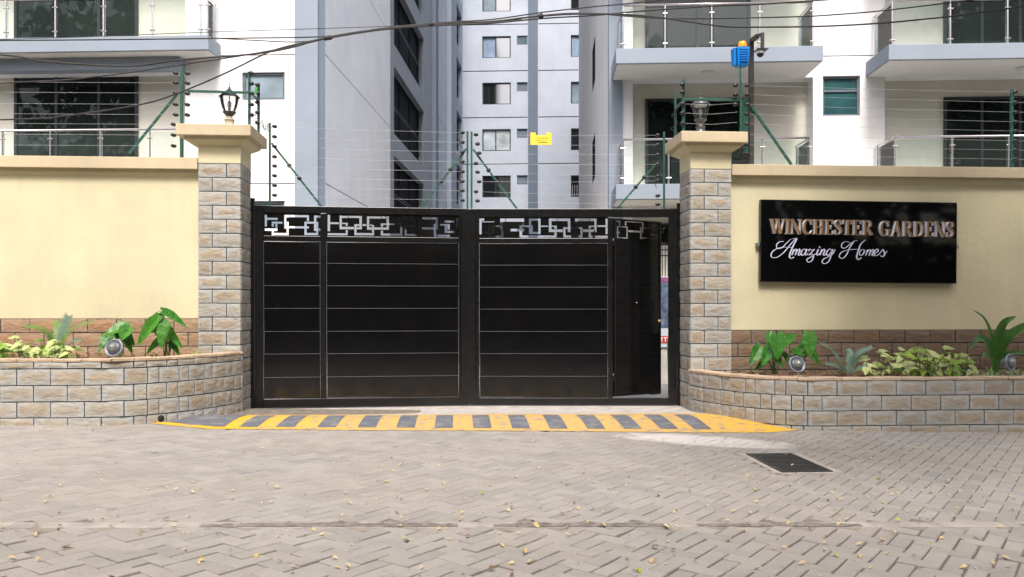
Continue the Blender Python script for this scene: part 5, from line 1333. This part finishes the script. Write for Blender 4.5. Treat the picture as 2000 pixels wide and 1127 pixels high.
def tuft(label, px, v, zs, n, r, seed):
    random.seed(seed); b = at_v(px, 730, v); t = plant('spider_plant', label, (b.x, v, zs), 'spider plants in the right planter'); m = MB()
    for i in range(n):
        az = random.uniform(0, 6.28); L = r * random.uniform(.6, 1.1); el = random.uniform(.3, 1.2)
        c0 = Vector((b.x + random.uniform(-.07, .07), v + random.uniform(-.07, .07), zs)); d = Vector((math.cos(az), math.sin(az), 0)); pts = [c0 + d * L * f + Vector((0, 0, L * (el * f - 1.05 * f * f))) for f in (0, .33, .66, 1)]
        w = .007; sd_ = d.cross(Vector((0, 0, 1)))
        for a, b2, w1, w2 in zip(pts, pts[1:], (1, 1, .7), (1, .7, .05)): m.add([a - sd_ * w * w1, a + sd_ * w * w1, b2 + sd_ * w * w2, b2 - sd_ * w * w2], [(0, 1, 2, 3)], True)
    tag(m.build('blades', 'pale_blade', t), kind='stuff')
tuft('pale green spider plant left of the rightmost spotlight', 1933, 10.75, SZR + .02, 90, .26, 3)
tuft('pale green spider plant tucked behind the rightmost spotlight', 1975, 11.0, SZR + .03, 80, .26, 4)
tuft('pale green spider plant cut by the right edge of the picture', 2010, 10.7, SZR + .02, 80, .26, 6)

# ------------------------------------------------------------------ fallen leaves
random.seed(21)
def fallen_mesh(k):
    m = MB(); n = 4
    for i in range(n):
        t, t2 = i / n, (i + 1) / n; w, w2 = .28 * math.sin(math.pi * t) ** .8, .28 * math.sin(math.pi * t2) ** .8; z = .18 * math.sin(3 * t + k); z2 = .18 * math.sin(3 * t2 + k)
        for s in (-1, 1): m.add([(t - .5, 0, z), (t2 - .5, 0, z2), (t2 - .5, s * w2, z2 + w2 * .5), (t - .5, s * w, z + w * .5)][::s], [(0, 1, 2, 3)], True)
    return m
FM = {}
for mat in ('dry_leaf', 'brown_leaf', 'fresh_fallen_leaf'):
    for k in range(3): me = fallen_mesh(k).mesh('fallen_leaf'); me.materials.append(MATS[mat]); FM[mat, k] = me
def gpt(): # more litter to the right and near, as in the photo
    while True:
        v = random.uniform(4.6, 10.3); u = random.uniform(-.62, .72) * v + .3
        if random.random() < .25 + .75 * max(0, min(1, (u + 3) / 7)) * (1.0 if v < 7.5 else .55) + (.35 if abs(v - 5.7) < .25 else 0): return u, v
for i in range(46):
    u, v = gpt()
    if v > 7.4: v = random.uniform(4.7, 7.2); u = random.uniform(-.5, .58) * v
    mat = random.choices(['dry_leaf', 'brown_leaf', 'fresh_fallen_leaf'], [.72, .16, .12])[0]; s = random.uniform(.035, .065)
    m4 = Matrix.Rotation(random.uniform(0, 6.28), 4, 'Z') @ Matrix.Rotation(random.gauss(0, .25), 4, 'X') @ Matrix.Diagonal((s, s, s, 1))
    o = place(FM[mat, i % 3], 'fallen_leaf', None, (u, v, gz(u) + .012), mat4=m4)
    lab = {'dry_leaf': 'small pale dry leaf fallen on the grey block paving', 'brown_leaf': 'small brown shrivelled leaf fallen on the grey block paving', 'fresh_fallen_leaf': 'small yellow green leaf fallen on the grey block paving'}[mat]
    tag(o, lab, 'leaf', {'dry_leaf': 'pale dry leaves on the paving', 'brown_leaf': 'brown leaves on the paving', 'fresh_fallen_leaf': 'yellow green leaves on the paving'}[mat])
for mat, n in (('dry_leaf', 420), ('brown_leaf', 110), ('fresh_fallen_leaf', 18)):
    m = MB()
    for i in range(n):
        u, v = gpt(); s = random.uniform(.016, .05) * (1.0 if mat != 'brown_leaf' else .8); q = fallen_mesh(i % 3)
        m4 = Matrix.Rotation(random.uniform(0, 6.28), 3, 'Z') @ Matrix.Rotation(random.gauss(0, .3), 3, 'X'); c = Vector((u, v, gz(u) + .006 + s * .12))
        m.add([m4 @ Vector(p) * s + c for p in q.v], q.f, True)
    tag(m.build('leaf_litter', mat, None), {'dry_leaf': 'scattered bits of pale dry leaf litter on the paving', 'brown_leaf': 'scattered bits of brown leaf litter on the paving', 'fresh_fallen_leaf': 'scattered bits of greenish leaf litter on the paving'}[mat], 'leaf litter', kind='stuff')
# a clod and a scrap by the right planter's foot
c = on_ground(1357, 812)

# ------------------------------------------------------------------ trees across the street (seen mirrored in the gate and the panes)
rng = np.random.default_rng(4)
def tree_mesh(n, blobs, seed, sz=.22):
    r = np.random.default_rng(seed); V = []; Fc = []
    for i in range(n):
        bc, br = blobs[r.integers(len(blobs))]; d = r.normal(size=3); d /= np.linalg.norm(d); p = np.array(bc) + d * br * r.uniform(.5, 1.0) ** .5 * np.array([1, 1, .8])
        a = r.normal(size=3); a /= np.linalg.norm(a); b = np.cross(a, r.normal(size=3)); b /= np.linalg.norm(b); s = sz * r.uniform(.6, 1.3)
        k = len(V); V += [p - a * s - b * s * .1, p - b * s * .55, p + a * s, p + b * s * .55]; Fc.append((k, k + 1, k + 2, k + 3))
    me = bpy.data.meshes.new('crown'); me.from_pydata([tuple(v) for v in V], [], Fc); me.materials.append(MATS['tree_leaf']); return me
bl = [[((random.gauss(0, 1.7), random.gauss(0, 1.3), random.uniform(3.0, 7.6)), random.uniform(1.3, 2.1)) for _ in range(15)] for k in range(2)]
TMs = [tree_mesh(5200, bl[k], 10 + k, .2) for k in range(2)]
labs = ['broad leafy tree across the street at the far left', 'leafy tree across the street behind the camera on the left', 'dense leafy tree across the street facing the left gate leaf', 'dense leafy tree across the street facing the right gate leaf', 'leafy tree across the street facing the name sign', 'broad leafy tree across the street at the far right', 'tall leafy tree across the street at the end of the row', 'outermost leafy tree across the street beyond the left end', 'leafy tree next to the outermost one beyond the left end', 'outermost leafy tree across the street beyond the right end']
for i, (u, v, s) in enumerate([(-17, -11, 1.15), (-11, -12, 1.2), (-5, -11.5, 1.25), (1.5, -12.5, 1.3), (7.5, -11.5, 1.25), (14, -12, 1.3), (20, -10.5, 1.3), (-30, -11, 1.7), (-23.5, -11.5, 1.6), (27, -11, 1.7)]):
    t = thing('tree', labs[i], 'tree', (u, v, 0), i * 1.3, 'trees across the street', org=(0, 0, 0)); t.scale = (s * 1.15, s * 1.15, s * 1.5)
    MB().tube([(0, 0, -.1), (.1, 0, 1.5), (-.05, .1, 3.2), (.2, .1, 5.2)], [.26, .2, .16, .06], 8).build('trunk', 'bark', t)
    o = bpy.data.objects.new('crown', TMs[i % 2]); link(o, t)
hd = tree_mesh(24000, [((x, random.uniform(-.3, .3), z), .9) for x in np.arange(-34, 34, .9) for z in (.5, 1.5, 2.4, 3.3, 4.1)], 33, .16); hd.name = 'hedge'
hg = bpy.data.objects.new('hedge', hd); COL.objects.link(hg); hg.location = (0, -13.5, 0); tag(hg, 'long clipped hedge on the far side of the street', 'hedge', kind='stuff')
hw_ = thing('far_wall', 'dark old wall behind the hedge across the street', 'wall', (0, -14.4, 0)); MB().box(-40, -14.6, -.2, 40, -14.3, 4.6).build('wall_face', 'bark', hw_)
for m_ in bpy.data.materials: m_.use_backface_culling = False
# unseen tree added above and right of the frame to shade the right wall
ov = thing('tree', 'large leafy tree out of view on the right, added to shade the right hand wall', 'tree', (8.5, .5, -.1), 0, 'trees across the street', org=(0, 0, 0))
MB().tube([(0, 0, -.1), (.15, .2, 2.5), (-.2, .8, 5.5), (-.8, 1.5, 8.2)], [.32, .26, .2, .1], 10).build('trunk', 'bark', ov)
for a, b, c in (((-.1, .6, 5.0), (-1.6, 2.6, 7.6), (-3.6, 4.2, 9.0)), ((-.2, .7, 5.4), (.8, 2.8, 7.8), (1.2, 4.8, 9.3))): MB().tube([a, b, c], [.14, .1, .04], 7).build('bough', 'bark', ov)
random.seed(2)
ob = [((random.uniform(-5.5, 2.5), random.uniform(1.2, 6.2), random.uniform(8.4, 10.8)), random.uniform(1.0, 1.5)) for _ in range(19)]
om = tree_mesh(24000, ob, 55, .15); o = bpy.data.objects.new('crown', om); link(o, ov)
# dead leaves and small weeds on the planters' soil
random.seed(31)
for pl, u0, u1, zs in ((pl_l, -7.5, -3.5, .86), (pl_r, 3.9, 8.6, .57)):
    m = MB()
    for i in range(150):
        u, v = random.uniform(u0, u1), random.uniform(11.0, 11.95); s = random.uniform(.03, .08); q = fallen_mesh(i % 3)
        m4 = Matrix.Rotation(random.uniform(0, 6.28), 3, 'Z') @ Matrix.Rotation(random.gauss(0, .5), 3, 'X'); c = Vector((u, v, zs + .01))
        m.add([m4 @ Vector(p) * s + c for p in q.v], q.f, True)
    tag(m.build('dead_leaves', 'brown_leaf', pl), kind='stuff')
    m = MB()
    for i in range(9):
        u, v = random.uniform(u0, u1), random.uniform(11.2, 11.95)
        for k in range(5):
            az = random.uniform(0, 6.28); L = random.uniform(.04, .08); c = Vector((u, v, zs - .01)); d = Vector((math.cos(az), math.sin(az), random.uniform(.6, 1.6))) * L; w = Vector((-math.sin(az), math.cos(az), 0)) * L * .16
            m.add([c - w * .4, c + w * .4, c + d * .6 + w, c + d, c + d * .6 - w], [(0, 1, 2, 3, 4)], False)
    tag(m.build('weeds', 'lime_leaf', pl), kind='stuff')
